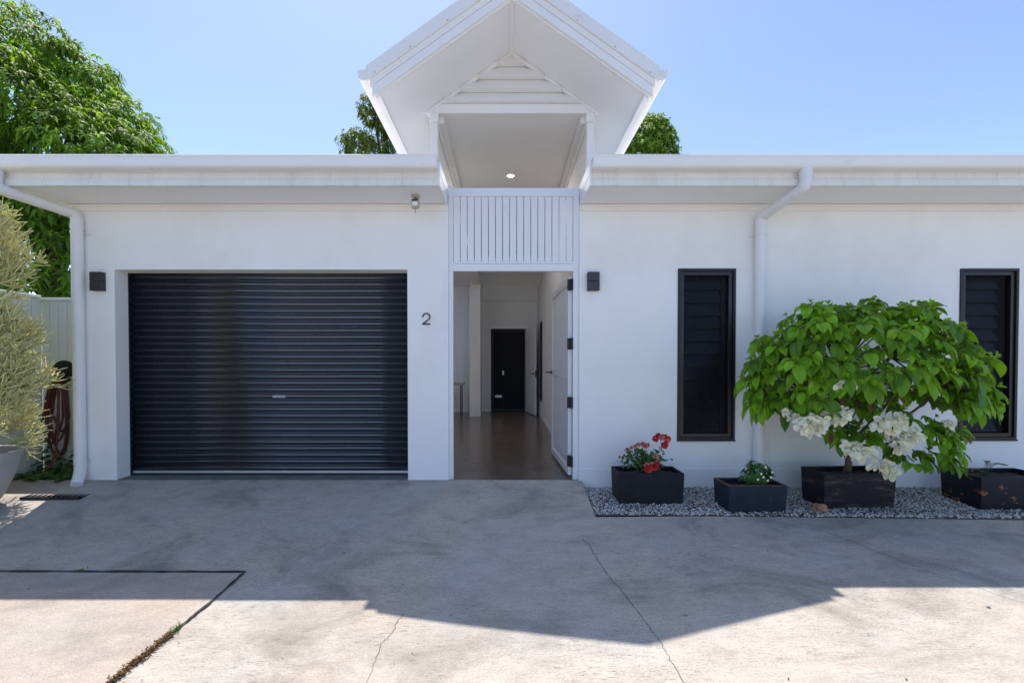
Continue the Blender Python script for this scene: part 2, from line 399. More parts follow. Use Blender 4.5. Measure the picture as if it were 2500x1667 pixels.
# vertical edge of the apron and along the bed
for a, b in [((.80, 0), (.80, bed_edge(.80)))] + [((x0, bed_edge(x0)), (x1, bed_edge(x1))) for x0, x1 in zip(linsp(.80, 14, 30), linsp(.80, 14, 30)[1:])]:
    dm.add([(a[0], a[1], gz(*a)), (b[0], b[1], gz(*b)), (b[0], b[1], -.4), (a[0], a[1], -.4)], [(0, 1, 2, 3)])
drv = dm.build('driveway', M['concrete'], smooth=True); tag(drv, kind='structure')
sm = MB(); grid(sm, linsp(-14, -1.875, 40), lambda x: -1.60 - .004*(x+1.87), -16, 50, dz=.004)
tag(sm.build('concrete_slab', M['slab'], smooth=True), kind='structure')
def ribbon(mb, pts, w0, w1=None, dz=.006, jag=0.0, sub=1):
    pts2 = []
    for (a, b) in zip(pts, pts[1:]):
        for k in range(sub):
            t = k/sub; pts2.append((a[0]*(1-t)+b[0]*t + random.uniform(-jag, jag)*(k > 0), a[1]*(1-t)+b[1]*t + random.uniform(-jag, jag)*(k > 0)))
    pts2.append(pts[-1]); vs = []; fs = []
    for i, p in enumerate(pts2):
        q = pts2[min(i+1, len(pts2)-1)]; r = pts2[max(i-1, 0)]
        d = Vector((q[0]-r[0], q[1]-r[1])).normalized(); nn = Vector((-d.y, d.x))
        f = i/(len(pts2)-1); w = (w0 + ((w1 if w1 is not None else w0)-w0)*f)*random.uniform(.55, 1.3)*.5
        for sgn in (-1, 1):
            x = p[0]+nn.x*w*sgn; y = p[1]+nn.y*w*sgn; vs.append((x, y, gz(x, y)+dz))
        if i: fs.append((2*i-2, 2*i-1, 2*i+1, 2*i))
    mb.add(vs, fs)
jb = MB()
ribbon(jb, [(-14, -1.55), (-7, -1.58), (-1.86, -1.60)], .022, dz=.010, jag=.002, sub=60)
ribbon(jb, [(-1.868, -1.59), (-1.868, -3.2), (-1.868, -8)], .018, .035, dz=.010, jag=.004, sub=60)
tag(jb.build('driveway_joint', M['joint']), kind='structure')
# hairline cracks in the concrete
CRK = [
 [(.62,-1.15),(.66,-1.27),(.67,-1.42),(.69,-1.54),(.70,-1.66),(.72,-1.76),(.76,-1.92),(.77,-2.04),(.79,-2.17),(.80,-2.27),(.81,-2.37),(.82,-2.43),(.82,-2.6),(.84,-3.0)],
 [(-.62,-2.10),(-.64,-2.19),(-.64,-2.29),(-.65,-2.35),(-.68,-2.39),(-.67,-2.44),(-.66,-2.6),(-.68,-3.0)],
 [(2.6,-1.05),(2.72,-1.24),(2.77,-1.36),(2.80,-1.45),(2.85,-1.53),(2.87,-1.59),(2.90,-1.67),(2.93,-1.73),(2.98,-1.82),(3.1,-2.1)],
 [(-1.55,-1.83),(-1.1,-1.78),(-.6,-1.79),(-.2,-1.84),(.1,-1.80),(.45,-1.79),(.72,-1.77)],
]
cb = MB()
for c, w in zip(CRK, (.0042, .0032, .0042, .0014)): ribbon(cb, c, w, w*.8, dz=.004, jag=.007, sub=7)
tag(cb.build('driveway_cracks', M['crack']), kind='structure')

g = MB(); g.add([(-600, -600, -.42), (600, -600, -.42), (600, 600, -.42), (-600, 600, -.42)], [(0, 1, 2, 3)])
tag(g.build('ground', M['earth']), kind='structure')
# soil patch beside the house at the fence corner
sp = MB(); n0 = 0; nx, ny = 16, 14
for i in range(nx):
    for j in range(ny):
        x = -7.0 + i*(2.40/(nx-1)); y = -.02 + j*(.56/(ny-1)); sp.v.append((x, y, -.03+.035*noise.noise(Vector((x*5, y*5, 1)))))
for i in range(nx-1):
    for j in range(ny-1):
        a = i*ny+j; sp.f.append((a, a+ny, a+ny+1, a+1))
tag(sp.build('garden_soil', M['soil'], smooth=True), kind='structure')
# gravel bed along the right wall
def bz(x, y): 
    t = min(1, -y/.8); return -.075 - .03*t
gb = MB()
for i in range(30):
    for j in range(8):
        x = .80+i*(7.4/29); y = 0.0 + (bed_edge(x))*j/7; gb.v.append((x, y, bz(x, y)-.018+.006*noise.noise(Vector((x*6, y*6, 0)))))
for i in range(29):
    for j in range(7):
        a = i*8+j; gb.f.append((a, a+8, a+9, a+1))
tag(gb.build('gravel_bed', M['earth'], smooth=True), kind='structure')

# ------------------------------------------------------------------ house
H = thing('house', (0, 0, 0), 'low white rendered house with a gabled entry between two flat-roofed wings', 'house')
def wall_holes(mb, x0, x1, z0, z1, y0, y1, holes):
    xs = sorted({x0, x1, *[h[0] for h in holes], *[h[1] for h in holes]}); zs = sorted({z0, z1, *[h[2] for h in holes], *[h[3] for h in holes]})
    idx = {}
    def P(x, y, z):
        k = (x, y, z)
        if k not in idx: idx[k] = len(mb.v); mb.v.append(k)
        return idx[k]
    def solid(i, j):
        if i < 0 or j < 0 or i >= len(xs)-1 or j >= len(zs)-1: return False
        cx = (xs[i]+xs[i+1])/2; cz = (zs[j]+zs[j+1])/2
        return not any(h[0] < cx < h[1] and h[2] < cz < h[3] for h in holes)
    for i in range(len(xs)-1):
        for j in range(len(zs)-1):
            if not solid(i, j): continue
            a, b, c, d = xs[i], xs[i+1], zs[j], zs[j+1]
            mb.f.append((P(a,y0,c), P(b,y0,c), P(b,y0,d), P(a,y0,d))); mb.f.append((P(a,y1,c), P(a,y1,d), P(b,y1,d), P(b,y1,c)))
            if not solid(i-1, j): mb.f.append((P(a,y0,c), P(a,y0,d), P(a,y1,d), P(a,y1,c)))
            if not solid(i+1, j): mb.f.append((P(b,y0,c), P(b,y1,c), P(b,y1,d), P(b,y0,d)))
            if not solid(i, j-1): mb.f.append((P(a,y0,c), P(a,y1,c), P(b,y1,c), P(b,y0,c)))
            if not solid(i, j+1): mb.f.append((P(a,y0,d), P(b,y0,d), P(b,y1,d), P(a,y1,d)))
WT = 2.915
w = MB(); wall_holes(w, -4.61, -.613, -.4, WT, 0, .2, [(-4.149, -1.048, -.4, 2.23)])
w.box(-4.61, -4.41, .202, 8.4, -.4, WT)
ow = w.build('wall', M['render'], H)
bv = ow.modifiers.new('edge', 'BEVEL'); bv.width = .006; bv.segments = 2; bv.limit_method = 'ANGLE'
w = MB(); W1 = (1.817, 2.426, .426, 2.24); W2 = (4.80, 5.417, .43, 2.24)
wall_holes(w, .774, 8.5, -.4, WT, 0, .2, [W1, W2]); w.box(8.3, 8.5, .202, 8.4, -.4, WT)
ow = w.build('wall', M['render'], H); bv = ow.modifiers.new('edge', 'BEVEL'); bv.width = .005; bv.segments = 2; bv.limit_method = 'ANGLE'
w = MB(); w.box(.776, 8.5, -.006, -.0005, .118, .123); w.box(.774, 8.5, -.010, -.0005, -.3, .118); w.build('plinth_band', M['render'], H)
# cornice strips at the top of the walls
c = MB(); c.box(-4.62, -.620, -.014, -.001, 2.845, 2.913); c.build('cornice', M['render'], H)
c = MB(); c.box(.79, 8.5, -.014, -.001, 2.845, 2.913); c.build('cornice', M['render'], H)
LX, RX = (-4.76, -.640), (.800, 8.9)
for (a, b) in (LX, RX):
    s_ = MB(); s_.box(a+.002, b-.002, -.498, 2.0 if a < 0 else 2.0, 2.917, 2.927); s_.build('soffit', M['soffit'], H)
    f_ = MB(); f_.box(a, b, -.520, -.500, 2.969, 3.12); f_.box(a, b, -.534, -.498, 2.905, 2.963)
    e0, e1 = (b, b+.018)
    if a > 0: e0, e1 = (a-.018, a)
    f_.build('fascia', M['fascia'], H)
    r_ = MB(); r_.box(e0, e1, -.530, .198, 2.905, 3.13)
    r_.box(e0-.004, e1+.004, -.534, .198, 3.01, 3.018); r_.build('fascia_return', M['trim'], H)
    prof = [(-.520, 3.137), (-.520, 3.032), (-.600, 3.032), (-.620, 3.040), (-.634, 3.058), (-.637, 3.075), (-.640, 3.125), (-.646, 3.130),
            (-.648, 3.140), (-.643, 3.148), (-.634, 3.149), (-.627, 3.143), (-.628, 3.132), (-.630, 3.075), (-.622, 3.055), (-.600, 3.042), (-.530, 3.042), (-.530, 3.137)]
    g_ = MB(); ga = -5.6 if a < 0 else a+.0; gb_ = b if a < 0 else b
    if a < 0: ga = -4.83
    g_.prism(prof, ga, gb_, 'x')
    endx = (b-.003, b) if a < 0 else (a, a+.003)
    g_.prism([(-.525, 3.135), (-.525, 3.036), (-.600, 3.036), (-.618, 3.043), (-.632, 3.060), (-.636, 3.130)], endx[0], endx[1], 'x')
    g_.build('gutter', M['gutter'], H, autos=True)
# low roofs, a few degrees of fall towards the gutters
for k, (a, b) in enumerate((LX, RX)):
    r_ = MB()
    poly = [(-.58, 3.140), (.36, 3.185), (.36, 3.165), (-.58, 3.122)]
    r_.prism(poly, a, b, 'x')
    a2, b2 = (a, -.90) if k == 0 else (1.06, b)
    def rz(y): return 3.185 + (y-.361)*.0504
    def sheet(xa, xb, ya, yb): r_.prism([(ya, rz(ya)), (yb, rz(yb)), (yb, rz(yb)-.02), (ya, rz(ya)-.02)], xa, xb, 'x')
    if k: sheet(a2, b2, .361, 8.6)
    else:                                                # an open light well beside the entry passage
        sheet(a2, -3.5, .361, 8.6); sheet(-1.7, b2, .361, 8.6); sheet(-3.499, -1.701, .361, 1.6); sheet(-3.499, -1.701, 6.8, 8.6)
    r_.build('roof', M['gutter'], H)

# gabled entry roof
GX = .060; PIT = .702; ZA = 5.065
def gl(x, dz): return ZA - PIT*abs(x-GX) + dz
def chevron(mb, half, d0, d1, y0, y1):
    for sg in (-1, 1):
        xe = GX + sg*half
        poly = [(GX, ZA+d0), (xe, gl(xe, d0)), (xe, gl(xe, d1)), (GX, ZA+d1)]
        if sg > 0: poly = poly[::-1]
        mb.prism(poly, y0, y1, 'y')
r_ = MB(); chevron(r_, 1.416, -.008, -.034, -.40, 7.6); r_.build('gable_roof', M['gutter'], H)
s_ = MB(); chevron(s_, 1.285, -.300, -.312, -.345, 7.5); s_.build('gable_soffit', M['soffit'], H)
for sg in (-1, 1):
    def seg(x_in, x_out, d0, d1, y0, y1, mb):
        xi, xo = GX+sg*x_in, GX+sg*x_out
        mb.prism([(xi, gl(xi, d0)), (xo, gl(xo, d0)), (xo, gl(xo, d1)), (xi, gl(xi, d1))], y0, y1, 'y')
    b_ = MB(); seg(.0005, 1.405, .004, -.134, -.432, -.402, b_); seg(.0005, 1.405, .004, -.006, -.402, -.26, b_)
    vc = b_.build('verge_capping', M['gutter'], H)
    for q in (.25, .62, .98, 1.32):
        s2 = MB(); s2.tube([(GX+sg*q, -.4325, gl(q*sg+GX, -.118)), (GX+sg*q, -.437, gl(q*sg+GX, -.118))], .007, 8); s2.build('screw', M['rail_metal'], vc)
    b_ = MB(); seg(.0005, 1.37, -.136, -.205, -.412, -.378, b_); seg(.0005, 1.35, -.209, -.300, -.407, -.376, b_); seg(.0005, 1.32, -.288, -.318, -.376, -.346, b_)
    b_.build('bargeboard', M['trim'], H)
    # side gutter and fascia
    xo = GX+sg*1.498; xi = GX+sg*1.347
    g_ = MB(); pr = [(xi, 4.065), (xi, 4.000), (xi-(xi-xo)*.1, 3.975), (xo-(xo-xi)*.28, 3.967), (xo-(xo-xi)*.10, 3.983), (xo-(xo-xi)*.05, 4.015), (xo, 4.050), (xo, 4.070), (xo-(xo-xi)*.06, 4.070), (xo-(xo-xi)*.14, 4.015), (xo-(xo-xi)*.3, 3.981), (xi-(xi-xo)*.1, 3.995), (xi-(xi-xo)*.06, 4.065)]
    g_.prism(pr, -.395, 7.6, 'y')
    g_.prism([(xi, 4.063), (xi, 4.001), (xi-(xi-xo)*.1, 3.977), (xo-(xo-xi)*.28, 3.969), (xo-(xo-xi)*.10, 3.985), (xo, 4.051), (xo, 4.065)], -.40, -.396, 'y')
    g_.build('gutter', M['gutter'], H)
    f_ = MB(); f_.box(GX+sg*1.285, GX+sg*1.345, -.372, 7.5, 3.837, 4.065); f_.build('fascia', M['trim'], H)
s_ = MB(); s_.box(GX-.02, GX+.02, -.344, .36, 4.730, 4.755); s_.build('ridge_strip', M['trim'], H)
# gable end with lapped louvre boards (plane y = .37)
GY = .37
base_w = MB(); base_w.prism([(GX-.965, 4.070), (GX+.965, 4.070), (GX, 4.747)], GY+.03, GY+.06, 'y')
vent = base_w.build('gable_vent', M['trim'], H)
lv = MB(); rows = [(4.170, 4.310), (4.315, 4.455), (4.460, 4.600), (4.605, 4.740)]
for z0, z1 in rows:
    hw0 = (4.747-z0)/PIT*.985-.035; hw1 = max((4.747-z1)/PIT*.985-.035, .004)
    lv.add([(GX-hw0, GY-.070, z0), (GX+hw0, GY-.070, z0), (GX+hw1, GY+.022, z1), (GX-hw1, GY+.022, z1),
            (GX-hw0, GY+.028, z0), (GX+hw0, GY+.028, z0), (GX+hw1, GY+.028, z1), (GX-hw1, GY+.028, z1)],
           [(0,1,2,3), (4,7,6,5), (0,4,5,1), (3,2,6,7), (0,3,7,4), (1,5,6,2)])
lv.build('louvre', M['trim'], vent)
tb = MB(); tb.box(GX-.96, GX+.96, GY-.02, GY+.07, 4.060, 4.165); 
for sg in (-1, 1):
    xs_, xe_ = GX, GX+sg*.985
    tb.prism([(xs_, 4.750), (xe_, 4.057), (xe_-sg*.045, 4.057), (xs_, 4.707)], GY-.03, GY-.001, 'y')
tb.build('gable_beam', M['trim'], vent)
for px in (-.814, .950):
    p_ = MB(); p_.box(px-.042, px+.042, GY-.035, GY+.055, 2.95, 3.950, ch=.006); o_ = p_.build('post', M['trim'], H)
    q_ = MB(); q_.box(px-.05, px+.05, GY-.042, GY+.06, 3.952, 4.055, ch=.006); q_.build('post_cap', M['trim'], o_)
# ceiling of the tall entry passage and the walls beneath it
c_ = MB(); c_.box(-.86, .99, GY+.02, 2.6, 4.061, 4.075); c_.box(-.86, .99, 2.606, 7.1, 4.061, 4.075); c_.build('ceiling', M['soffit'], H)
b_ = MB()
for sg, x in ((1, -.79), (-1, .925)):
    b_.box(x, x+sg*.075, GY+.06, 6.9, 3.985, 4.059); b_.box(x, x+sg*.02, GY+.06, 6.9, 3.920, 3.985)
b_.build('ceiling_beam', M['trim'], H)
iw = MB(); iw.box(-.86, -.795, GY+.06, 7.05, 3.25, 4.055); iw.box(.925, .99, GY+.06, 7.0, 2.9, 4.055); iw.box(.813, .924, .45, 6.95, 3.122, 3.14); iw.box(-.792, -.62, 6.001, 6.95, 3.20, 3.245)
iw.box(-.86, -.62, .45, 6.0, 3.20, 3.245)                            # beam above the open left side
iw.box(-.80, -.613, .206, 6.0, 3.10, 3.198)
iw.build('upper_wall', M['inner'], H)
dl = MB(); 
ring = [(.062, 0), (.062, -.006), (.050, -.008), (.046, 0)]
dl.lathe([(.066, 0), (.066, -.005), (.052, -.008), (.050, -.002)], (.065, 2.05, 4.060), 28); d_o = dl.build('downlight', M['trim'], H, smooth=True)
dl = MB(); dl.lathe([(.047, -.004), (.047, -.0085), (.001, -.0085)], (.065, 2.05, 4.060), 28); dl.build('lamp', M['lamp_glow'], d_o)

# passage interior
fl = MB(); fl.box(-4.409, .80, .202, 7.2, -.1, -.004); fl.box(-.613, .774, .0, .2, -.1, -.004); tag(fl.build('polished_floor', M['polished']), kind='structure')
gs = MB(); gs.box(-4.148, -1.049, .012, .26, -.1, .004); gs.build('garage_sill', M['sill'], H)
iw = MB()
def wall_x(mb, x0, x1, y0, y1, z0, z1, holes):           # a wall running in y, holes as (y0,y1,z0,z1)
    t = MB(); wall_holes(t, y0, y1, z0, z1, x0, x1, holes)
    n = len(mb.v); mb.v += [(b, a, c) for a, b, c in t.v]; mb.f += [tuple(n+i for i in reversed(f)) for f in t.f]
wall_x(iw, .80, .95, .202, 7.0, -.1, 2.86, [(5.30, 5.95, .38, 2.20)])
wall_x(iw, .812, .95, .202, 7.0, 2.868, 3.12, [])
wall_holes(iw, -.66, .80, -.1, 2.86, 6.95, 7.1, [(-.40, .50, -.1, 2.14)])
wall_holes(iw, -.66, .812, 2.866, 3.26, 6.955, 7.1, []); iw.box(-.79, .924, 6.957, 7.09, 3.262, 4.055); iw.box(.813, .924, 6.957, 7.09, 3.142, 3.260)
iw.box(-3.5, -.662, 6.80, 6.95, -.1, 3.2)
iw.box(-3.65, -3.5, .9, 6.95, -.1, 3.2)
iw.box(-3.5, -1.55, 1.5, 1.6, -.1, 3.2)
iw.box(-.662, -.64, 5.95, 6.949, -.1, 3.20)
iw.box(-1.70, -.862, .205, 6.95, 3.202, 3.25)
iw.build('interior_wall', M['inner'], H)
co = MB(); co.box(-.862, -.608, 5.89, 6.14, -.004, 2.820); co.box(-.860, -.610, 5.892, 6.138, 2.824, 3.198); co.build('column', M['inner'], H)
sk = MB(); sk.box(-2.59, -.87, 6.788, 6.798, 0, .09); sk.box(.788, .799, .3, 6.94, 0, .09); sk.box(.52, .787, 6.938, 6.948, 0, .09); sk.box(-.64, -.45, 6.938, 6.948, 0, .09); sk.build('skirting', M['trim'], H)
# back doorway: white frame, dark screen door, open white leaf
df = MB(); df.box(-.45, -.40, 6.91, 7.06, 0, 2.19); df.box(.50, .55, 6.91, 7.06, 0, 2.19); df.box(-.40, .50, 6.91, 7.06, 2.14, 2.19); df.build('door_frame', M['trim'], H)
sd_ = MB(); sd_.box(-.395, .495, 7.03, 7.06, .0, 2.135); scr = sd_.build('screen_door', M['screen'], H)
sf = MB(); sf.box(-.398, -.33, 7.0, 7.029, .01, 2.13); sf.box(.47, .498, 7.0, 7.029, .01, 2.13); sf.box(-.33, .47, 7.0, 7.029, 2.07, 2.13); sf.box(-.33, .47, 7.0, 7.029, .01, .06)
sf.build('frame', M['black_metal'], scr)
ll = MB(); ll.box(-.29, -.12, 7.005, 7.0295, .36, .42); ll.build('kick_plate', M['rail_metal'], scr)
ll = MB(); ll.box(-.10, -.06, 7.0, 7.029, .95, 1.06); ll.build('latch_plate', M['rail_metal'], scr)
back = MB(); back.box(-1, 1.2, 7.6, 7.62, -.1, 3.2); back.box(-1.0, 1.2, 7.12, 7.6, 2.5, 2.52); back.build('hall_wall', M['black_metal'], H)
A = Vector((.505, 6.90, 0)); Bv = Vector((.70, 5.98, 0)); dd = (Bv-A); ang = math.atan2(dd.y, dd.x)
X = Matrix.Translation(A) @ Matrix.Rotation(ang, 4, 'Z')
dr_ = MB(); dr_.box(0, dd.length, -.02, .02, .012, 2.12, X, ch=.003); dro = dr_.build('door', M['trim'], H)
hd = MB()
for sy in (-1, 1):
    hd.tube([X @ Vector((dd.length-.065, sy*.02, 1.0)), X @ Vector((dd.length-.065, sy*.075, 1.0)), X @ Vector((dd.length-.18, sy*.08, 1.0))], .011, 8)
    hd.tube([X @ Vector((dd.length-.065, sy*.021, 1.0)), X @ Vector((dd.length-.065, sy*.03, 1.0))], .03, 14)
hd.box(dd.length-.001, dd.length+.006, -.014, .014, .92, 1.08, X); hd.build('door_handle', M['black_metal'], dro)
# side window in the passage
wi = MB(); wi.box(.83, .85, 5.30, 5.95, .38, 2.20); wo = wi.build('window', M['glass'], H)
wi = MB(); wi.box(.795, .86, 5.30, 5.335, .38, 2.2); wi.box(.795, .86, 5.915, 5.95, .38, 2.2); wi.box(.795, .86, 5.335, 5.915, .38, .42); wi.box(.795, .86, 5.335, 5.915, 2.16, 2.2); wi.build('frame', M['black_metal'], wo)

# entry frame, slat screen, gate
YF = .03
ef = MB(); ef.box(-.612, -.567, YF, YF+.05, -.003, 3.10); ef.box(.713, .773, YF, YF+.05, -.003, 3.10)
ef.box(-.566, .712, YF+.001, YF+.049, 2.222, 2.298); ef.box(-.566, .712, YF+.001, YF+.049, 3.04, 3.099); ef.build('entry_frame', M['powder'], H)
sc = MB(); n = 17; x0 = -.566; pitch = (.712-x0)/n
for i in range(n):
    a = x0+pitch*i+.004; sc.box(a, a+pitch-.008, YF+.012, YF+.028, 2.300, 3.038)
slat = sc.build('slat_screen', M['powder'], H)
sr = MB(); sr.box(-.564, .710, YF+.029, YF+.040, 2.33, 2.36); sr.box(-.564, .710, YF+.029, YF+.040, 2.98, 3.01)
sr.box(-.566, .712, YF-.004, YF+.011, 2.300, 2.318); sr.box(-.566, .712, YF-.004, YF+.011, 3.012, 3.038)
sr.build('slat_rail', M['powder'], slat)
X = Matrix.Translation((.690, .095, 0)) @ Matrix.Rotation(R(92.4), 4, 'Z')
GW = 1.30
gt = MB(); gt.box(0, .062, -.02, .02, .03, 2.17, X, ch=.002); gt.box(GW-.062, GW, -.02, .02, .03, 2.17, X, ch=.002)
gt.box(.063, GW-.063, -.019, .019, .03, .10, X); gt.box(.063, GW-.063, -.019, .019, 2.10, 2.17, X); gt.box(.063, GW-.063, -.019, .019, 1.08, 1.17, X)
gate = gt.build('gate', M['powder'], H)
gsl = MB(); n = 12; pw = (GW-.126)/n
for z0, z1 in ((.102, 1.078), (1.172, 2.098)):
    for i in range(n): gsl.box(.063+pw*i+.024, .063+pw*(i+1)-.024, -.002, .002, z0, z1, X)
gsl.build('gate_slats', M['powder'], gate)
gh = MB()
for sy in (-1, 1):
    gh.tube([X @ Vector((GW-.03, sy*.02, 1.12)), X @ Vector((GW-.03, sy*.07, 1.12)), X @ Vector((GW-.15, sy*.075, 1.12))], .010, 8)
    gh.tube([X @ Vector((GW-.03, sy*.021, 1.12)), X @ Vector((GW-.03, sy*.03, 1.12))], .026, 14)
gh.tube([X @ Vector((GW-.03, .02, 1.12)), X @ Vector((GW-.03, .08, 1.12)), X @ Vector((GW+.06, .085, 1.12))], .009, 8)
gh.build('gate_handle', M['black_metal'], gate)
for z in (2.08, 1.45, .82, .19):
    hg = MB(); hg.box(.655, .684, .050, .074, z-.06, z+.06, ch=.002); hg.box(.694, .7125, .018, .029, z-.06, z+.06)
    hg.tube([(.689, .045, z-.062), (.689, .045, z+.062)], .010, 10)
    for q in (-.04, .04): hg.tube([(.668, .0495, z+q), (.668, .046, z+q)], .005, 8)
    hg.build('hinge', M['black_metal'], gate)

# roller door
YD = .205; pts = []; P = .0725; z = .055
while z < 2.30:
    for (dz, dy) in ((0, 0), (.004, -.006), (.010, -.0105), (.018, -.0138), (.027, -.015), (.036, -.0138), (.044, -.0105), (.050, -.005), (.0535, .001), (.0575, -.004), (.0620, -.0068), (.0665, -.005), (.0700, .001)):
        pts.append((YD+dy, z+dz))
    z += P
rd = MB(); n = len(pts)
for x in (-4.135, -1.05): rd.v += [(x, y, zz) for y, zz in pts]
rd.f = [(i, i+n, i+n+1, i+1) for i in range(n-1)]
rdo = rd.build('roller_door', M['door_dark'], H, autos=True)
sol = rdo.modifiers.new('thickness', 'SOLIDIFY'); sol.thickness = .003; sol.offset = 1
br = MB(); br.box(-4.135, -1.05, YD-.014, YD+.01, .026, .054, ch=.003); br.build('bottom_rail', M['rail_metal'], rdo)
bs = MB(); bs.box(-4.135, -1.05, YD-.008, YD+.006, .004, .025); bs.build('weather_seal', M['black_metal'], rdo)
gd = MB(); gd.box(-4.149, -4.136, YD-.03, YD+.03, .004, 2.23)
for i in range(14):
    for dx in (0, .012): gd.tube([(-4.1425+dx-.006, YD-.031, .14+i*.16), (-4.1425+dx-.006, YD-.034, .14+i*.16)], .003, 6)
gd.build('guide_rail', M['black_metal'], rdo)
st = MB(); st.box(-2.578, -2.440, YD-.0175, YD-.0160, .864, .888); sto = st.build('sticker', M['sticker'], rdo)
ik = MB(); random.seed(3)
for k in range(9):
    xx = -2.572+k*.007; ik.box(xx, xx+.003, YD-.0182, YD-.0176, .878, .884)
ik.tube([(-2.520, YD-.0176, .876), (-2.520, YD-.0183, .876)], .008, 12)
for k in range(14):
    xx = -2.505+k*.0042; ik.box(xx, xx+.0022, YD-.0182, YD-.0176, .871, .8735)
ik.build('sticker_print', M['ink'], sto)

# front windows with louvre blades
def window(x0, x1, z0, z1):
    gl_ = MB(); gl_.box(x0+.001, x1-.001, .108, .118, z0+.001, z1-.001); o = gl_.build('window', M['glass'], H)
    f = MB(); t = .026
    f.box(x0, x0+t, -.012, .10, z0, z1); f.box(x1-t, x1, -.012, .10, z0, z1); f.box(x0+t, x1-t, -.012, .10, z0, z0+t); f.box(x0+t, x1-t, -.012, .10, z1-t, z1)
    f.build('frame', M['black_metal'], o)
    f = MB(); a, b, c, d = x0+t+.004, x1-t-.004, z0+t+.004, z1-t-.004; u = .038
    f.box(a, a+u, .004, .045, c, d, ch=.002); f.box(b-u, b, .004, .045, c, d, ch=.002); f.box(a+u, b-u, .005, .044, c, c+u); f.box(a+u, b-u, .005, .044, d-u, d)
    f.build('screen_frame', M['bronze'], o)
    l = MB(); zz = c+u+.008; k = 0; rr = random.Random(5)
    while zz < d-u-.02:
        hb_ = min(.146, d-u-zz-.001)
        l.add([(a+u+.002, .062, zz), (b-u-.05, .062, zz), (b-u-.05, .095, zz+hb_), (a+u+.002, .095, zz+hb_),
               (a+u+.002, .066, zz), (b-u-.05, .066, zz), (b-u-.05, .099, zz+hb_), (a+u+.002, .099, zz+hb_)],
              [(0,1,2,3), (7,6,5,4), (0,4,5,1), (3,2,6,7), (0,3,7,4), (1,5,6,2)]); zz += .139
    l.build('louvre_blade', M['blade'], o)
    l = MB(); l.box(b-u-.050, b-u, .058, .107, c+u, d-u); l.build('mullion', M['black_metal'], o)
    fs_ = MB(); fs_.add([(a+u, .050, c+u), (b-u, .050, c+u), (b-u, .050, d-u), (a+u, .050, d-u)], [(0, 1, 2, 3)]); fs_.build('insect_screen', M['mesh'], o)
    s = MB(); s.box(x0-.004, x1+.004, -.020, -.013, z0-.012, z0+.004); s.build('sill', M['black_metal'], o)
window(*W1); window(*W2)

# downpipes
def pipe(path, name='downpipe'):
    m_ = MB(); m_.tube(rounded(path, .06, 7), .052, 20); o = m_.build(name, M['pipe'], H, autos=True); return o
dp = pipe([(-4.735, -.585, 3.045), (-4.735, -.585, 2.865), (-4.475, -.064, 2.79), (-4.475, -.064, .105), (-4.425, -.165, -.01)])
def collar(p, q):
    c_ = MB(); c_.tube([p, q], .0555, 20); c_.build('pipe_collar', M['pipe'], dp, autos=True)
for z in (2.66, .20): collar((-4.475, -.064, z-.02), (-4.475, -.064, z+.02))
collar((-4.735, -.585, 2.96), (-4.735, -.585, 3.03))
a = Vector((-4.735, -.585, 2.865)); b = Vector((-4.475, -.064, 2.79)); dv = (b-a).normalized(); collar(a+dv*.08, a+dv*.12); collar(b-dv*.12, b-dv*.08)
for z in (2.60, .24):
    bk = MB(); bk.tube([(-4.475, -.064, z-.008), (-4.475, -.064, z+.008)], .058, 20); bk.box(-4.43, -4.385, -.02, -.001, z-.008, z+.008); bk.build('pipe_bracket', M['pipe'], dp)
dp = pipe([(2.775, -.585, 3.045), (2.775, -.585, 2.875), (2.650, -.064, 2.76), (2.650, -.064, -.1)])
collar((2.775, -.585, 2.95), (2.775, -.585, 3.025)); collar((2.65, -.064, 2.64), (2.65, -.064, 2.68))
a = Vector((2.775, -.585, 2.875)); b = Vector((2.650, -.064, 2.76)); dv = (b-a).normalized(); collar(a+dv*.08, a+dv*.12)
for z in (2.58, .22):
    bk = MB(); bk.tube([(2.65, -.064, z-.008), (2.65, -.064, z+.008)], .058, 20); bk.box(2.56, 2.60, -.02, -.001, z-.008, z+.008); bk.build('pipe_bracket', M['pipe'], dp)

# ------------------------------------------------------------------ fixtures on the walls
def wall_light(x, label):
    t = thing('wall_light', (x, 0, 2.0), label, 'wall light', 'charcoal wall lights on the front wall')
    m_ = MB(); m_.box(x-.062, x+.062, -.060, -.001, 2.102, 2.196, ch=.002); m_.build('upper_shade', M['lamp_box'], t)
    m_ = MB(); m_.box(x-.062, x+.062, -.060, -.001, 2.002, 2.099, ch=.002); m_.build('lower_shade', M['lamp_box'], t)
wall_light(-4.297, 'small charcoal box light on the white wall between the downpipe and the roller door')
wall_light(.914, 'small charcoal box light on the white wall right of the open entry gate')
# house number 2
pth = []
for k in range(15):
    a = R(185 - k*(185+38)/14); pth.append((.0 + .037*math.cos(a), .105-.037+.037*math.sin(a) + .012))
pth += [(-.040, .004)]; pth2 = [(x, z) for x, z in pth]
hn = MB(); hn.tube([(-.845+x, -.012, 1.650+z) for x, z in pth2], .0062, 8)
hn.tube([(-.886, -.012, 1.6545), (-.803, -.012, 1.6545)], .0062, 8)
place(hn, 'house_number', M['black_metal'], (-.845, 0, 1.64), 'thin black numeral 2 on the white pier beside the roller door', 'house number')
